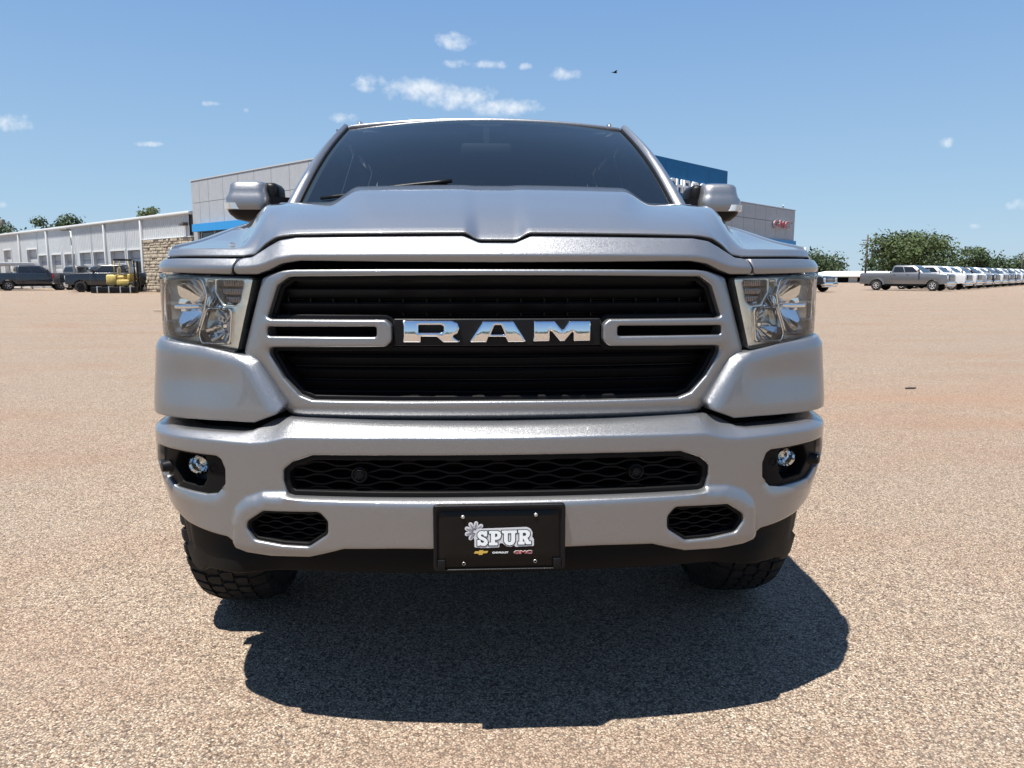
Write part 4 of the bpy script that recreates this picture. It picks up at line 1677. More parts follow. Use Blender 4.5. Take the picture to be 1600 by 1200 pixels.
ACM = mat("grey_wall_panel", (.33, .345, .36), .5, .0, noise=(3, .05))
SEAM = mat("dark_joint", (.10, .10, .105), .8)
BLUE = mat("blue_wall_panel", (.004, .12, .29), .6, .0, 0, .25, noise=(3, .08))
BLUE2 = mat("bright_blue_fascia", (.02, .24, .55), .5)
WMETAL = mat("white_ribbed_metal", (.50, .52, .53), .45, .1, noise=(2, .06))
WTRIM = mat("white_trim", (.58, .59, .59), .5)
DOORM = mat("white_door_sheet", (.44, .455, .47), .5, noise=(4, .05))
DARKGL = glass_mat("dark_shop_glass", (.03, .035, .04), 1.6)
STONE = mat("limestone", (.37, .315, .24), .9, noise=(2.5, .3), bump=(20, .5), bdist=.03)
CONC = mat("grey_roof_cap", (.42, .43, .44), .5)

# --- dealership: a corner building, its long wall running back to the left, its shop front to the right
BROT = math.atan2(.743, .669) - YAW
blg = thing("dealership_building", "grey panelled dealership building with a blue tower behind the silver truck", "building", site(-1.09, 32.17), BROT)
core = MB()
core.box(.10, 12, .10, 26.55, 0, 7.15)
core.box(12, 32.9, .10, 20, 0, 5.85)
core.build("wall", SEAM, blg)
rc = MB()
rc.box(-.03, 12.2, 26.45, 26.68, 7.23, 7.30)
rc.box(-.03, .25, -.02, 26.449, 7.23, 7.30)
rc.build("roof_cap", CONC, blg)
rc = MB()
rc.box(20.9, 32.98, -.03, .25, 5.915, 5.975)
rc.box(32.90, 33.03, .251, 20, 5.915, 5.975)
rc.build("roof_cap", CONC, blg)


def wall_panels(name, m, x0, y0, ax, edges, zs, gap=.012, th=.06, out=-1):
    """separate flat sheets with open joints; ax 'y' runs along Y facing -X, ax 'x' along X facing -Y"""
    cache = {}
    for a, b in zip(edges[:-1], edges[1:]):
        for z0, z1 in zip(zs[:-1], zs[1:]):
            key = (round(b - a, 3), round(z1 - z0, 3))
            if key not in cache:
                q = MB()
                if ax == 'y':
                    q.bbox(0, th, gap, key[0] - gap, gap, key[1] - gap, .006)
                else:
                    q.bbox(gap, key[0] - gap, 0, th, gap, key[1] - gap, .006)
                o = q.build(name, m, blg, sharp=8)
                cache[key] = o.data
            else:
                o = bpy.data.objects.new(name, cache[key])
                link(o, blg)
            o.location = (x0, a, z0) if ax == 'y' else (a, y0, z0)


ye = [26.6, 25.48, 24.27] + [24.27 - 1.87 * k for k in range(1, 13)] + [0.0]
ye = sorted(ye)
wall_panels("wall_panel", ACM, 0, 0, 'y', ye, [4.47, 5.83, 7.23])
wall_panels("wall_panel", ACM, 0, 0, 'y', [ye[-2] + .3, ye[-1]], [0.0, 2.2, 4.46])
xe = [20.95] + [20.95 + 1.72 * k for k in range(1, 7)] + [32.95]
wall_panels("wall_panel", ACM, 0, 0, 'x', xe, [3.72, 4.98, 5.91])
wall_panels("wall_panel", ACM, 0, 0, 'x', [.07, 1.75, 3.43, 5.1, 6.78, 8.42], [0.0, 2.4, 4.8, 7.23])
q = MB()
q.box(-.35, -.005, 14.0, 26.05, 3.98, 4.46)
q.build("blue_canopy", BLUE2, blg)
q = MB()
q.box(20.95, 33.0, -.16, -.005, 3.30, 3.715)
q.build("blue_fascia", BLUE2, blg)
for k in range(14):
    q = MB()
    a = .3 + k * 1.8
    q.box(.02, .05, a + .04, a + 1.76, .15, 3.9)
    q.build("shop_window", DARKGL, blg)
for k in range(7):
    q = MB()
    a = 21.0 + k * 1.7
    q.box(a + .04, a + 1.66, .02, .05, .15, 3.28)
    q.build("shop_window", DARKGL, blg)
for k in range(15):
    a = .3 + k * 1.8
    fm = MB()
    fm.box(-.02, .08, a - .035, a + .035, 0, 3.97)
    fm.build("window_post", CONC, blg)
for k in range(8):
    a = 21.0 + k * 1.7
    fm = MB()
    fm.box(a - .035, a + .035, -.02, .08, 0, 3.29)
    fm.build("window_post", CONC, blg)
# blue tower standing forward of the wall
q = MB()
q.box(8.5, 20.85, -.42, 5, 0, 7.48)
q.build("tower_core", SEAM, blg)
for i, (a, b) in enumerate(zip([8.45, 11.0, 13.55, 16.0, 18.45], [11.0, 13.55, 16.0, 18.45, 20.90])):
    for z0, z1 in ((3.0, 5.2), (5.2, 7.54)):
        q = MB()
        q.bbox(a + .008, b - .008, -.48, -.425, z0 + .008, z1 - .008, .005)
        q.build("blue_panel", BLUE, blg, sharp=8)
q = MB()
q.bbox(20.855, 20.90, -.424, 5.0, 3.0, 7.54, .005)
q.build("blue_panel", BLUE, blg)
SIGNW = mat("white_sign_letters", (.78, .80, .80), .4)
text_print("sign_letters", "CHEVROLET", 1.0, SIGNW, blg, Matrix.Translation((16.85, -.55, 5.80)) @ UPRIGHT, grow=.024, thick=.05, sx=1.10)
CHR2 = mat("sign_edge_silver", (.62, .62, .63), .25, .8)
REDL = mat("red_sign_letters", (.42, .03, .03), .4)
text_print("sign_edge", "GMC", .72, CHR2, blg, Matrix.Translation((30.35, -.10, 4.55)) @ UPRIGHT, grow=.04, thick=.06, sx=1.75, space=1.02)
text_print("sign_letters", "GMC", .72, REDL, blg, Matrix.Translation((30.35, -.165, 4.55)) @ UPRIGHT, grow=.012, thick=.012, sx=1.75, space=1.02)
q = MB()
q.tube([(31.9, .5, 5.8), (31.9, .5, 6.25)], .06, 8)
q.lathe([(6.25, .10), (6.31, .02)], 10, T(31.9, .5, 0), axis='z')
q.build("roof_vent", CONC, blg)

# --- service wing: white ribbed metal with overhead doors
sv_loc = Vector(blg.location) + Matrix.Rotation(BROT, 3, 'Z') @ Vector((0, 26.72, 0))
svb = thing("service_building", "long white ribbed metal service building with overhead doors and stone end wall", "building", sv_loc, BROT)
SL = 47.5
doors = [(8.25, 10.75, 3.05), (11.1, 14.1, 3.05), (14.85, 17.7, 3.05), (18.0, 20.75, 3.05), (21.6, 24.45, 3.0), (25.1, 27.8, 3.0), (28.45, 31.35, 3.0), (31.55, 34.75, 3.6), (39.65, 42.3, 3.7)]
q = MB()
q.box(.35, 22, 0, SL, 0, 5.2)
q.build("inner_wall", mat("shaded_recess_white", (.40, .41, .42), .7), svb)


def ribbed(y0, y1, z0, z1, name="wall_sheet"):
    n = max(2, int((y1 - y0) / .31))
    V_, F_ = [], []
    st = (y1 - y0) / n
    for k in range(n):
        for dy, dx in ((0, 0), (.18 * st, 0), (.30 * st, -.045), (.45 * st, -.045), (.57 * st, 0)):
            V_.append((dx, y0 + k * st + dy))
    V_.append((0, y1))
    m_ = len(V_)
    P_ = [(x, y, z) for z in (z0, z1) for x, y in V_]
    for k in range(m_ - 1):
        F_.append((k + 1, k, m_ + k, m_ + k + 1))
    return mesh_obj(name, P_, F_, WMETAL, svb, smooth=False)


bays = [(0, 7.75), (7.75, 14.75), (14.75, 28.4), (28.4, 36.6), (36.6, SL)]
ribbed(.45, 7.9, 3.75, 5.2)
for i in range(len(doors)):
    ribbed(doors[i][0], doors[i][1], doors[i][2] + .12, 5.2)
ed = [7.9] + [v for d_ in doors for v in d_[:2]] + [SL]
for a, b in zip(ed[::2], ed[1::2]):
    if b - a > .05:
        ribbed(a, b, 0, 5.2)
for d0, d1, dh in doors:
    fr = MB()
    fr.box(-.06, .30, d0, d0 + .10, 0, dh + .12)
    fr.box(-.06, .30, d1 - .10, d1, 0, dh + .12)
    fr.box(-.058, .30, d0 + .101, d1 - .101, dh, dh + .12)
    fr.build("door_frame", WTRIM, svb)
    od = mesh_obj("overhead_door", [(0.30, d0 + .1, 0), (.30, d1 - .1, 0), (.30, d1 - .1, .02), (.30, d0 + .1, .02)], [(1, 0, 3, 2)], DOORM, svb, smooth=False)
    nsec = 5
    for k in range(nsec):
        sct = MB()
        lo = 0 if (d0 < 39 and d0 > 31) or d0 < 30 else 1.9
        if lo and k < 2:
            continue
        sct.bbox(.22, .27, d0 + .105, d1 - .105, dh * k / nsec + .015, dh * (k + 1) / nsec - .012, .01)
        sct.build("door_section", DOORM if k != 2 or dh > 3.5 else DOORM, od, sharp=40)
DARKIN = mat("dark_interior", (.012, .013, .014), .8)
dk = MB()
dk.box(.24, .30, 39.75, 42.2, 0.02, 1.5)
dk.build("doorway_shade", DARKIN, svb)  # black slab, the unlit space inside painted as a colour
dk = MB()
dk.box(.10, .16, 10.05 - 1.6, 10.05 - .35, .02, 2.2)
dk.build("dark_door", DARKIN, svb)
for y in (7.82, 14.78, 28.42, 36.62, 47.42):
    q = MB()
    q.bbox(-.20, -.05, y - .11, y + .11, 0, 5.15, .02)
    q.build("downspout", WTRIM, svb)
rf = MB()
rf.add([(-.12, -.06, 5.16), (-.12, SL + .3, 5.16), (-.12, SL + .3, 5.36), (-.12, -.06, 5.36), (22.3, -.06, 6.2), (22.3, SL + .3, 6.2), (22.3, SL + .3, 6.4), (22.3, -.06, 6.4)],
       [(0, 1, 2, 3), (3, 2, 6, 7), (4, 7, 6, 5), (0, 4, 5, 1), (0, 3, 7, 4), (1, 5, 6, 2)])
rf.build("roof", WTRIM, svb)
gt = MB()
gt.bbox(-.235, -.121, -.06, SL + .3, 5.20, 5.37, .02)
gt.build("gutter", WTRIM, svb)
# stone veneer: roughly squared blocks
sn = MB()
y = .05
z = 0
rnd = random.Random(3)
while z < 3.66:
    hh = min(rnd.choice((.17, .22, .28)), 3.70 - z)
    y = -.05
    while y < 7.65:
        ww = min(rnd.uniform(.22, .62), 7.70 - y)
        if ww < .1:
            break
        d_ = rnd.uniform(0, .07)
        sn.bbox(-.10 - d_, .18, y + .012, y + ww - .012, z + .010, z + hh - .010, .03, None)
        y += ww
    z += hh
stuff(sn.build("stone_veneer", STONE, svb, sharp=40))
q = MB()
q.box(-.03, .34, -.05, 7.72, 0, 3.72)
q.build("mortar", mat("mortar", (.30, .255, .195), .95), svb)
q = MB()
q.bbox(-.16, .30, -.05, 7.7, 3.705, 3.76, .01)
q.build("stone_cap", WTRIM, svb)
q = MB()
q.bbox(-.42, -.05, .5, 1.05, 4.45, 4.68, .03)
q.build("wall_lamp", mat("bronze_lamp", (.10, .09, .08), .5), svb)

# ------------------------------------------------------------------ vehicles in the yard
CARGL = mat("dark_car_glass", (.012, .014, .016), .06, spec=.7)
TYRE2 = mat("black_tyre", (.02, .02, .02), .8)
ALU = mat('bright_wheel_simulator', (.70, .70, .70), .3, .35)
RIM2 = mat("alloy_rim", (.45, .45, .46), .3, .9)
HEADL = mat("headlamp_glass", (.62, .64, .66), .12, .4, 1.0)
TAILR = mat("red_tail_lamp", (.30, .012, .012), .2, 0, 1.0)
COL = {
    'white': paint_mat("white_car_paint", (.55, .555, .56), .3, .0, 0.0),
    'black': paint_mat("black_car_paint", (.012, .012, .014), .25, .2, 0.0),
    'grey': paint_mat("dark_grey_car_paint", (.13, .13, .135), .35, .6, 0.05),
    'mid': paint_mat("mid_grey_car_paint", (.21, .21, .215), .35, .7, 0.05),
    'silver': paint_mat("silver_car_paint", (.42, .43, .44), .35, .8, 0.05),
    'navy': paint_mat("navy_car_paint", (.012, .02, .045), .3, .3, 0.0),
    'slate': paint_mat("slate_blue_car_paint", (.016, .020, .027), .3, .2, 0.0)}


def arc(cy, r_, a0, a1, n=12, cz=.40):
    return [(cy + r_ * math.cos(R(a)), cz + r_ * math.sin(R(a))) for a in np.linspace(a0, a1, n)]


def vehicle(name, label, cat, paint, kind='pickup', L=5.9, dually=False, chrome=True, group=None, rimm=None):
    t = thing(name, label, cat, group=group)
    fw_, rw_ = 1.0, (L - 1.35 if kind == 'pickup' else L - 1.05)
    H = 1.98 if kind == 'pickup' else 1.83
    zb = 1.36 if kind == 'pickup' else 1.22
    hz = 1.30 if kind == 'pickup' else 1.14
    # body: side outline with wheel arches, narrowed at sill and shoulder
    prof = [(.02, .55), (.0, .75), (.03, hz - .12), (.12, hz - .02), (1.15, hz + .06), (1.62 if kind == 'pickup' else 1.5, zb + .02), (L - .06, zb + .02), (L - .02, zb - .1), (L, .62), (L - .05, .50)]
    prof += arc(rw_, .47, 14, 166) + arc(fw_, .47, 14, 166)
    b = MB()
    rings = []
    for x, k in ((-1.0, .97), (-1.0, .985), (-.985, 1.0), (-.8, 1.0), (.8, 1.0), (.985, 1.0), (1.0, .985), (1.0, .97)):
        sc_ = .86 if abs(x) == 1.0 and k == .97 else (.95 if k == .985 else 1.0)
        xx = {(-1.0, .97): -1.0, (-1.0, .985): -.985, (1.0, .985): .985, (1.0, .97): 1.0}.get((x, k), x * .96)
        rings.append([(xx, L / 2 + (y - L / 2) * (1 - (1 - sc_) * .12), .8 + (z - .8) * (1 - (1 - sc_) * .35)) for y, z in prof])
    b.loft(rings)
    body = b.build("body", paint, t, sharp=40)
    c = MB()
    if kind == 'pickup':
        y0b, y1b, y0t, y1t = .262 * L, .262 * L + 2.42, .262 * L + .70, .262 * L + 2.28
        if L > 6.3:
            pass
    else:
        y0b, y1b, y0t, y1t = 1.35, L - .12, 2.05, L - .75
    zr = [(zb, .955, y0b, y1b), (zb + .12, .93, y0b + .12, y1b - .02), (H - .10, .755, y0t - .06, y1t + .03), (H - .03, .72, y0t + .06, y1t - .03), (H, .60, y0t + .25, y1t - .15)]
    rr_ = []
    for z, hw, ya, yb in zr:
        rr_.append(rrect(-hw, hw, ya, yb, z, .10, 3))
    c.loft(rr_)
    c.build("cab", paint, t, sharp=45)

    def face(pts, nm, mt):
        return mesh_obj(nm, pts, [tuple(range(len(pts)))], mt, t, smooth=False)
    e = .012
    zl, zh = zb + .10, H - .13

    def lerp(z):
        k = (z - (zb + .12)) / (H - .10 - zb - .12)
        return .93 + (.755 - .93) * k, y0b + .12 + (y0t - .06 - y0b - .12) * k, y1b - .02 + (y1t + .03 - y1b + .02) * k
    (w0, f0, r0), (w1, f1, r1) = lerp(zl), lerp(zh)
    face([(-w0 + .06, f0 - e, zl), (w0 - .06, f0 - e, zl), (w1 - .05, f1 - e, zh), (-w1 + .05, f1 - e, zh)], "windshield", CARGL)
    face([(w0 - .10, r0 + e, zl + .05), (-w0 + .10, r0 + e, zl + .05), (-w1 + .08, r1 + e, zh), (w1 - .08, r1 + e, zh)], "rear_window", CARGL)
    for sx in (-1, 1):
        cuts = [(.16, .545), (.575, .93)] if kind == 'pickup' else [(.16, .42), (.45, .70), (.73, .95)]
        for a, b_ in cuts:
            P4 = []
            for u, z in ((a, zl), (b_, zl), (b_, zh), (a, zh)):
                w_, f_, r_ = lerp(z)
                fa = max(u, .10 if z == zl else .08)
                P4.append((sx * (w_ + e), f_ + (r_ - f_) * fa, z))
            face(P4 if sx > 0 else P4[::-1], "side_window", CARGL)
        m_ = MB()
        m_.bbox(sx * 1.10 - .10, sx * 1.10 + .10, f0 + .16, f0 + .30, zb + .10, zb + .32, .03)
        m_.bar((sx * .92, f0 + .25, zb + .14), (sx * 1.05, f0 + .23, zb + .18), .06)
        m_.build("side_mirror", CHROME if chrome and paint is COL['grey'] else paint, t)
        m_ = MB()
        for yy in ((y0b + 1.05, y0b + 2.0) if kind == 'pickup' else (2.5, 3.4)):
            m_.bbox(sx * .995 - .025, sx * .995 + .025, yy, yy + .2, zb - .12, zb - .08, .01)
        m_.build("door_handle", paint, t)
        m_ = MB()
        m_.bbox(sx * .80 - .17, sx * .80 + .17, -.012, .25, hz - .42, hz - .12, .03)
        m_.build("headlight", HEADL, t)
        m_ = MB()
        m_.bbox(sx * .91 - .07, sx * .91 + .07, L - .12, L + .012, zb - .42, zb - .02, .02)
        m_.build("tail_lamp", TAILR, t)
        m_ = MB()
        m_.bbox(sx * .93 - .08, sx * .93 + .08, 1.6, rw_ - .6, .40, .47, .02)
        m_.build("side_step", BLACK, t)
        m_ = MB()
        for yy in (y0b + .12, y0b + 1.2, y0b + 2.3, y0b + 2.45) if kind == 'pickup' else (1.5, 2.45, 3.5):
            m_.box(sx * .992 - .012, sx * .992 + .0125, yy - .008, yy + .008, .55, zb - .02)
        m_.build("door_seam", SEAM, t)
    m_ = MB()
    m_.bbox(-.62, .62, -.03, .2, hz - .50, hz - .08, .03)
    gr = m_.build("grille", BLACK, t)
    m_ = MB()
    for k in range(4):
        m_.bbox(-.58, .58, -.05, .0, hz - .46 + k * .10, hz - .42 + k * .10, .01)
    m_.build("grille_bar", CHROME if chrome else BLACK, gr)
    m_ = MB()
    m_.bbox(-.97, .97, -.10, .22, .48, .72, .05)
    m_.bbox(-.90, .90, -.06, .18, .36, .47, .03)
    m_.build("front_bumper", CHROME if chrome else paint, t)
    m_ = MB()
    m_.bbox(-.97, .97, L - .12, L + .10, .50, .70, .04)
    m_.build("rear_bumper", CHROME if chrome else BLACK, t)
    if kind == 'pickup':
        m_ = MB()
        m_.box(-.80, .80, y1b + .06, L - .10, zb + .021, zb + .026)
        m_.build("bed_hollow_shade", VOID, t)  # flat black sheet on the bed top, painted shade of its hollow
    m_ = MB()
    m_.box(-.78, .78, .35, L - .3, .34, .62)
    m_.build("chassis", VOID, t)
    ws_ = []
    for yy in (fw_, rw_):
        for sx in (-1, 1):
            m_ = MB()
            m_.lathe([(-.13, .25), (-.14, .34), (-.12, .39), (.0, .40), (.12, .39), (.14, .34), (.13, .25)], 28, axis='x', cap=True)
            wo = m_.build("wheel", TYRE2, t, sharp=40, loc=(sx * (.86 if not (dually and yy == rw_) else .98), yy, .40))
            m_ = MB()
            m_.lathe([(sx * .10, .245), (sx * .145, .23), (sx * .12, .20)], 24, axis='x', cap=False)
            for k in range(6):
                a = k * math.pi / 3
                m_.bar((sx * .13, 0, 0), (sx * .135, .23 * math.cos(a), .23 * math.sin(a)), .085, .03)
            m_.lathe([(sx * .125, .06), (sx * .15, .05)], 12, axis='x')
            m_.build("rim", rimm or (ALU if dually else RIM2), wo, sharp=40)
    if dually:
        for sx in (-1, 1):
            m_ = MB()
            m_.loft([[(sx * x, rw_ + .62 * math.cos(R(a)) * k, .42 + .60 * math.sin(R(a)) * k) for a in np.linspace(5, 175, 16)] for x, k in ((.93, 1.0), (1.13, .98), (1.15, .84), (.93, .82))], False, False, False)
            m_.build("wide_fender", paint, t, sharp=50)
    return t


def copy_tree(o, parent=None):
    c = o.copy()
    link(c, parent)
    for ch in list(o.children):
        copy_tree(ch, c)
    return c


def repaint(o, old, new):
    for ch in [o] + list(o.children_recursive):
        if ch.type == 'MESH':
            for sl_ in ch.material_slots:
                if sl_.material is old:
                    sl_.link = 'OBJECT'
                    sl_.material = new


def put(o, xc, zc, head):
    """head: compass of the nose in the yard frame, degrees from +x(right) towards +z(away)"""
    o.location = site(xc, zc)
    o.rotation_euler = (0, 0, R(head) + math.pi / 2 - YAW)


GR = "pickup trucks parked in a row on the right"
HEAD = -46
du = vehicle("parked_pickup", "grey dually pickup nearest in the right hand row, seen side on", "pickup truck", COL['mid'], L=6.45, dually=True, group=GR)
hv = Vector((math.cos(R(HEAD)), math.sin(R(HEAD))))
nose0 = np.array([33.5, 57.6])
put(du, nose0[0], nose0[1], HEAD)
base = vehicle("parked_pickup", "white pickup right beside the grey dually, second in the right hand row", "pickup truck", COL['white'], L=6.2, group=GR)
seq = [('white', "white pickup right beside the grey dually, second in the right hand row"), ('white', "third pickup in the right hand row, white, two past the grey dually"), ('silver', "silver pickup, fourth in the right hand row, before the first black one"),
       ('black', "first black pickup in the right hand row, between silver and white trucks"), ('white', "white pickup just past the first black one in the right hand row"), ('grey', "dark grey pickup halfway along the right hand row"),
       ('navy', "navy pickup past the dark grey one in the right hand row"), ('white', "white pickup just past the navy one in the right hand row"), ('black', "second black pickup, toward the far end of the right hand row"),
       ('white', "white pickup past the second black one in the right hand row"), ('white', "last but one white pickup at the right edge of the photo"), ('grey', "dark grey pickup farthest along the right hand row")]
off_d = np.array([3.05, 3.55]) * 1.0
for i, (cn, lb) in enumerate(seq):
    o = base if i == 0 else copy_tree(base)
    p = nose0 + np.array([.8, .6]) + off_d * (i + 1)
    put(o, p[0], p[1], HEAD + (i * 37 % 5 - 2) * .6)
    o["label"] = lb
    if cn != 'white':
        repaint(o, COL['white'], COL[cn])

suv = vehicle("parked_suv", "dark slate suv half hidden behind the right headlight of the silver truck", "suv", COL['slate'], kind='suv', L=5.2)
put(suv, 22.85, 54.2, -50)

GL = "dark pickup trucks parked before the service building"
p1 = vehicle("dark_pickup", "dark slate pickup at far left, tail toward the camera, by the white carport", "pickup truck", COL['slate'], L=5.9, group=GL)
put(p1, -36.3, 62.4, 40)
p2 = copy_tree(p1)
put(p2, -34.8, 66.2, 62)
p2["label"] = "dark pickup seen from behind between the leftmost one and the black one"
repaint(p2, COL['slate'], COL['grey'])
p3_ = copy_tree(p1)
put(p3_, -33.6, 58.0, 246)
p3_["label"] = "slate blue pickup nose on to the camera, just left of the black one"
p4_ = vehicle("dark_pickup", "black pickup with black rims and chrome bumper, standing behind the yellow forklift", "pickup truck", COL['black'], L=5.9, group=GL, rimm=BLACK)
put(p4_, -32.0, 54.6, 194)

# --- forklift
YEL = mat("yellow_forklift_paint", (.44, .33, .09), .5, noise=(5, .25))
TAN = mat("tan_vinyl", (.42, .36, .25), .7)
fk_s = (.70, 1.0, 1.06)
fk = thing("forklift", "yellow forklift with overhead guard in front of the black pickup", "forklift", site(-26.6, 52.0), -YAW + R(6))
fk.scale = fk_s
q = MB()
q.bbox(-1.55, -.55, -.50, .50, .52, 1.18, .12)
q.bbox(-.62, .62, -.46, .46, .48, .86, .06)
q.build("counterweight", YEL, fk, sharp=50)
q = MB()
q.bbox(-.60, .10, -.38, .38, .862, 1.12, .08)
q.build("engine_cover", YEL, fk, sharp=50)
q = MB()
q.bbox(-.45, .05, -.26, .26, 1.13, 1.24, .04)
q.bbox(-.58, -.44, -.26, .26, 1.18, 1.62, .05)
q.build("seat", TAN, fk, smooth=True)
q = MB()
q.bbox(.42, .70, -.44, .44, .80, 1.22, .05)
q.build("dash_cowl", YEL, fk, sharp=50)
q = MB()
q.tube([(.45, 0, 1.15), (.25, 0, 1.42)], .025, 8)
q.lathe([(-.015, .17), (.015, .17), (.015, .14), (-.015, .14), (-.015, .17)], 20, T(.22, 0, 1.44, ry=R(55)), axis='z', cap=False)
q.build("steering_wheel", BLACK, fk)
for sy_ in (-.44, .44):
    q = MB()
    q.tube([(-.75, sy_, 1.10), (-.68, sy_, 2.12)], .04, 8)
    q.build("guard_post", YEL, fk, smooth=True)
    q = MB()
    q.tube([(.92, sy_, .80), (.55, sy_, 2.12)], .04, 8)
    q.build("guard_post", YEL, fk, smooth=True)
q = MB()
for k in range(7):
    q.bar((-.72 + k * .215, -.46, 2.14), (-.72 + k * .215, .46, 2.14), .05)
q.bar((-.74, -.45, 2.10), (.60, -.45, 2.10), .07)
q.bar((-.74, .45, 2.10), (.60, .45, 2.10), .07)
q.build("overhead_guard", BLACK, fk)
for sy_ in (-.32, .32):
    q = MB()
    q.bbox(1.02, 1.14, sy_ - .05, sy_ + .05, .12, 2.06, .01)
    q.build("mast_rail", BLACK, fk)
    q = MB()
    q.bbox(1.16, 2.25, sy_ - .06, sy_ + .06, .16, .21, .01)
    q.bbox(1.16, 1.21, sy_ - .06, sy_ + .06, .16, .72, .01)
    q.build("fork", BLACK, fk)
q = MB()
q.bbox(1.13, 1.17, -.5, .5, .40, .72, .01)
q.build("fork_carriage", BLACK, fk)
for x, rr_ in ((-1.0, .28), (.78, .35)):
    for sy_ in (-.46, .46):
        q = MB()
        q.lathe([(-.10, rr_ * .6), (-.11, rr_ * .92), (-.08, rr_), (.08, rr_), (.11, rr_ * .92), (.10, rr_ * .6)], 24, axis='y')
        wo = q.build("wheel", TYRE2, fk, sharp=40, loc=(x, sy_, rr_))
        q = MB()
        q.lathe([(-.115, rr_ * .55), (-.09, rr_ * .2), (.09, rr_ * .2), (.115, rr_ * .55)], 18, axis='y')
        q.build("rim", YEL, wo)
att = thing("steel_trough", "low black steel trough lying beside the forklift wheels", "trough", site(-26.7, 50.9), -YAW + R(4))
q = MB()
q.bbox(-1.55, 1.35, -.28, .28, .02, .42, .05)
q.build("box", BLACK, att)
for x in (-1.1, -.35, .4, 1.05):
    q = MB()
    q.bbox(x - .04, x + .04, -.31, .31, .03, .47, .01)
    q.build("strap", STEEL, att)

# --- carport, light poles
cpt = thing("carport", "white flat roofed carport at the left edge behind the slate pickup", "carport", site(-47.6, 68.6), BROT + math.pi / 2)
q = MB()
q.bbox(-8.0, 1.9, -1.6, 1.6, 2.02, 2.26, .03)
q.build("roof", WTRIM, cpt)
for x in (1.4, -1.6, -4.6, -7.6):
    for y in (-1.4, 1.4):
        q = MB()
        q.box(x - .06, x + .06, y - .06, y + .06, 0, 2.02)
        q.build("post", WTRIM, cpt)


def light_pole(label, xc, zc, h, heads, group):
    t = thing("light_pole", label, "light pole", site(xc, zc), -YAW, group)
    q = MB()
    q.tube([(0, 0, 0), (0, 0, h)], [.09, .06], 10)
    q.build("pole", mat("pole_grey_%d" % int(h * 10), (.40, .41, .40), .5, .3), t, smooth=True)
    for dx, dz in heads:
        q = MB()
        q.tube([(0, 0, h - .05), (dx * .5, 0, h + .05), (dx * .9, 0, h + dz * .6)], .035, 6)
        q.build("arm", STEEL, t)
        q = MB()
        q.bbox(dx - .28, dx + .28, -.30, .30, h + dz, h + dz + .62 if abs(dz) > .3 else h + dz + .2, .04)
        q.build("lamp_head", mat("lamp_head_grey", (.20, .20, .17), .5), t)
    return t


light_pole("tall light pole with two square floodlights at the left edge above the roof", -64.2, 95, 6.9, [(-.95, .5), (.75, .5)], "light poles round the yard")
light_pole("slim light pole with one small head before the white service building", -35.4, 61.2, 4.7, [(-.42, .02)], "light poles round the yard")

# --- far side on the right: pole, white shed
pw = thing("utility_pole", "wooden utility pole with a transformer left of the big tree", "utility pole", site(51.8, 111), -YAW)
q = MB()
q.tube([(0, 0, 0), (.04, 0, 7.0)], [.17, .11], 10)
q.build("pole", mat("weathered_wood", (.075, .06, .045), .9), pw, smooth=True)
q = MB()
q.bar((-1.1, 0, 5.6), (1.1, 0, 5.6), .10, .12)
q.bar((-.8, 0, 6.2), (.8, 0, 6.2), .10, .12)
q.build("crossarm", mat("weathered_wood_arm", (.14, .115, .09), .9), pw)
q = MB()
q.lathe([(4.0, .18), (4.05, .26), (4.8, .26), (4.85, .12)], 14, T(.95, 0, 0), axis='z')
q.build("transformer", mat("transformer_grey", (.07, .08, .11), .5), pw, sharp=40)
pw2 = thing("utility_pole", "thin dark pole rising past the row of trucks at the right edge", "utility pole", site(95.5, 142), -YAW, None)
q = MB()
q.tube([(0, 0, 0), (0, 0, 5.4)], [.14, .10], 8)
q.build("pole", mat("dark_pole", (.06, .055, .05), .9), pw2, smooth=True)

shd = thing("white_shed", "low white roofed shed left of the grey dually pickup", "shed", site(52.5, 118), -YAW)
q = MB()
q.box(-4.6, 9.0, 0, 6, 0, 1.02)
q.build("wall", mat("shed_wall", (.42, .41, .38), .8), shd)
q = MB()
q.loft([[(-5.0, -.5, 1.0), (9.4, -.5, 1.0), (9.4, 6.5, 1.0), (-5.0, 6.5, 1.0)], [(-2.2, 2.6, 1.78), (9.0, 2.6, 1.78), (9.0, 3.4, 1.78), (-2.2, 3.4, 1.78)]])
q.build("roof", mat("white_metal_roof", (.74, .74, .73), .5), shd)
for x in (-2.6, 1.4, 5.4):
    q = MB()
    q.box(x, x + 2.6, -.03, .01, .05, .82)
    q.build("opening_shade", VOID, shd)  # flat black plates on the wall, painted shade in place of openings

# ------------------------------------------------------------------ trees
def leaf_mat(name, c):
    m = mat(name, c, .6, spec=.3)
    t = m.node_tree
    b = t.nodes["Principled BSDF"]
    g = t.nodes.new("ShaderNodeNewGeometry")
    mr = t.nodes.new("ShaderNodeMapRange")
    mr.inputs[3].default_value = .55
    mr.inputs[4].default_value = 1.55
    t.links.new(g.outputs["Random Per Island"], mr.inputs[0])
    k = t.nodes.new("ShaderNodeVectorMath")
    k.operation = 'SCALE'
    k.inputs[0].default_value = c
    t.links.new(mr.outputs[0], k.inputs["Scale"])
    t.links.new(k.outputs[0], b.inputs["Base Color"])
    tr = t.nodes.new("ShaderNodeBsdfTranslucent")
    t.links.new(k.outputs[0], tr.inputs[0])
    ms = t.nodes.new("ShaderNodeMixShader")
    ms.inputs[0].default_value = .28
    t.links.new(b.outputs[0], ms.inputs[1])
    t.links.new(tr.outputs[0], ms.inputs[2])
    t.links.new(ms.outputs[0], t.nodes["Material Output"].inputs[0])
    return m


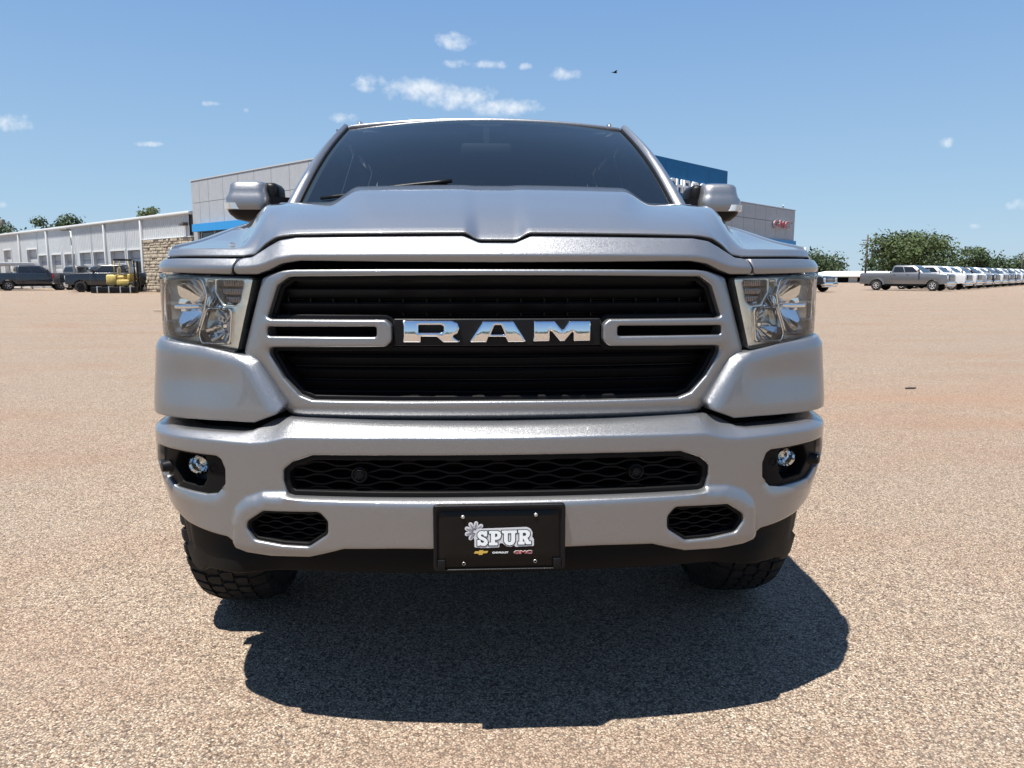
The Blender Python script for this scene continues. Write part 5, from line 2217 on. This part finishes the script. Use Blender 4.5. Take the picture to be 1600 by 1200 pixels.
LEAF = [leaf_mat("oak_leaves", (.060, .085, .028)), leaf_mat("dark_oak_leaves", (.042, .066, .026)), leaf_mat("olive_leaves", (.075, .095, .035))]
BARK = mat("bark", (.10, .08, .06), .95, noise=(8, .4))


def leaf_cloud(centers, radii, n, size, seed):
    g = np.random.default_rng(seed)
    centers = np.array(centers, float)
    radii = np.array(radii, float)
    wts = (radii.prod(1)) ** .75
    wts = wts / wts.sum()
    ci = g.choice(len(centers), n, p=wts)
    d = g.normal(size=(n, 3))
    d /= np.linalg.norm(d, axis=1)[:, None]
    rad = g.random(n) ** .42
    p = centers[ci] + d * radii[ci] * rad[:, None] * (1 + .18 * g.normal(size=(n, 1)))
    nrm = d + g.normal(size=(n, 3)) * .8 + np.array([0, 0, .5])
    nrm /= np.linalg.norm(nrm, axis=1)[:, None]
    a = np.cross(nrm, g.normal(size=(n, 3)))
    a /= np.linalg.norm(a, axis=1)[:, None]
    b = np.cross(nrm, a)
    s = size * g.uniform(.5, 1.3, n)[:, None]
    V_ = np.stack([p - a * s * .5, p + b * s * .32 - a * s * .1, p + a * s * .55, p - b * s * .32 + a * s * .05], 1)
    F_ = (np.arange(n) * 4)[:, None] + np.arange(4)[None]
    return V_.reshape(-1, 3), F_


def tree(name, label, xc, zc, h, w_, seed, lf=0, n=3200, size=.42, low=.22, group=None):
    g = random.Random(seed)
    t = thing(name, label, "tree", site(xc, zc), g.uniform(0, 6), group)
    m_ = MB()
    m_.tube([(0, 0, 0), (.1, .05, h * .25), (.0, .1, h * .55)], [h * .035, h * .026, h * .012], 9)
    cs, rs = [], []
    for k in range(15):
        a = g.uniform(0, 6.28)
        rr_ = w_ * .5 * g.uniform(.15, .78)
        zz = h * (low + (1 - low) * g.uniform(.15, .86))
        top = math.sin(math.pi * min(.97, max(.2, (zz / h - low) / (1 - low))))
        c = (math.cos(a) * rr_ * (.5 + .5 * top), math.sin(a) * rr_ * (.5 + .5 * top), zz)
        r_ = g.uniform(.14, .25) * w_
        cs.append(c)
        rs.append((r_, r_, min(r_ * .75, max(.3, h - zz))))
        m_.tube([(.02, .05, h * g.uniform(.22, .42)), (c[0] * .5, c[1] * .5, (h * .35 + zz) / 2), c], [h * .014, h * .009, h * .003], 5)
    m_.build("trunk", BARK, t, smooth=True)
    V_, F_ = leaf_cloud(cs, rs, n, size, seed)
    V_[:, 2] = np.maximum(V_[:, 2], h * low * .5)
    mesh_obj("crown", V_, F_, LEAF[lf], t, smooth=False)
    return t


tree("oak_tree", "large spreading oak tree behind the grey dually pickup", 49.5, 92.5, 6.7, 10.8, 11, 0, 7500, .36, .10)
tree("oak_tree", "rounded tree beside the big oak, behind the white pickups", 76, 126, 5.9, 8.0, 12, 1, 3200, .42, .12)
tree("oak_tree", "dark oak crown rising over the white service building roof", -60.5, 101, 9.3, 7.6, 13, 1, 5200, .38, .25)
tree("oak_tree", "small tree top showing over the roof beside the grey panelled wall", -41.5, 88, 9.4, 3.6, 14, 2, 2200, .32, .4)
tree("oak_tree", "bushy tree at the far left edge behind the twin floodlight pole", -76, 113, 9.4, 10.0, 15, 1, 5000, .42, .2)
tree("oak_tree", "tree in the far distance just right of the silver truck's fender", 57.5, 142, 5.2, 8.5, 16, 1, 2600, .45, .1)

gw = np.random.default_rng(5)
cs, rs = [], []
for k in range(150):
    xc = -30 + 260 * k / 149 + gw.uniform(-2, 2)
    zc = 195 + gw.uniform(-12, 25) - .12 * abs(xc - 90)
    hh = gw.uniform(5.0, 7.6)
    x, y, _ = site(xc, zc)
    cs.append((x, y, hh * .55))
    rs.append((gw.uniform(2.2, 4.2), gw.uniform(2, 4), hh * .55))
V_, F_ = leaf_cloud(cs, rs, 42000, .85, 21)
V_[:, 2] = np.maximum(V_[:, 2], 0.02)
stuff(mesh_obj("far_wood", V_, F_, LEAF[1], smooth=False), "line of low green trees along the horizon on the right")
cs, rs = [], []
for k in range(90):
    xc = -210 + 170 * k / 89
    x, y, _ = site(xc, 190 + gw.uniform(-10, 20))
    hh = gw.uniform(3.5, 6)
    cs.append((x, y, hh * .5))
    rs.append((gw.uniform(2.5, 4.5), 3.5, hh * .5))
V_, F_ = leaf_cloud(cs, rs, 12000, .8, 22)
V_[:, 2] = np.maximum(V_[:, 2], 0.02)
stuff(mesh_obj("far_wood", V_, F_, LEAF[1], smooth=False), "line of green trees far behind the white service building")

cs, rs = [], []  # unseen tree line added behind the camera for dark reflections in chrome
for k in range(70):
    x = -150 + 300 * k / 69
    hh = gw.uniform(6, 10)
    cs.append((x, -85 + gw.uniform(-8, 8) - .0012 * x * x, hh * .5))
    rs.append((gw.uniform(3.5, 6), 4, hh * .55))
V_, F_ = leaf_cloud(cs, rs, 16000, 1.1, 23)
V_[:, 2] = np.maximum(V_[:, 2], 0.02)
stuff(mesh_obj("far_wood", V_, F_, LEAF[0], smooth=False), "green trees added unseen behind the camera, mirrored darkly in the chrome letters")

# ------------------------------------------------------------------ small things
bd = thing("flying_bird", "small dark bird flying high right of the clouds", "bird", (5.26, 27.58, 8.82), R(20))
q = MB()
q.lathe([(-.11, .002), (-.08, .016), (0, .028), (.07, .018), (.10, .004)], 10, axis='x')
q.build("body", BLACK, bd, smooth=True)
for s in SD:
    q = MB()
    q.loft([[(-.05, 0, .01), (.05, 0, .01), (.05, 0, .018), (-.05, 0, .018)], [(-.03, s * .10, .045), (.04, s * .10, .045), (.04, s * .10, .05), (-.03, s * .10, .05)], [(-.04, s * .20, .03), (-.015, s * .20, .03), (-.015, s * .20, .034), (-.04, s * .20, .034)]])
    q.build("wing", BLACK, bd)




q = MB()
for dx, dy, a in ((-.035, 0, .3), (.03, .02, -.4), (.0, -.01, .1)):
    q.bbox(-.035, .035, -.012, .012, 0, .016, .005, T(dx, dy, .001, rz=a))
tag(q.build("clod", mat("dark_clod", (.05, .04, .035), .95), None, loc=(4.75, 6.03, 0)), "small dark clod of debris lying on the gravel to the right of the truck", "debris")
q = MB()
q.bar((-.9, 0, .04), (.9, .05, .04), .09, .07)
tag(q.build("timber", mat("pale_timber", (.48, .38, .28), .9), None, loc=(-10.02, 24.0, 0)), "pale wooden board lying on the gravel left of the left headlight", "board")
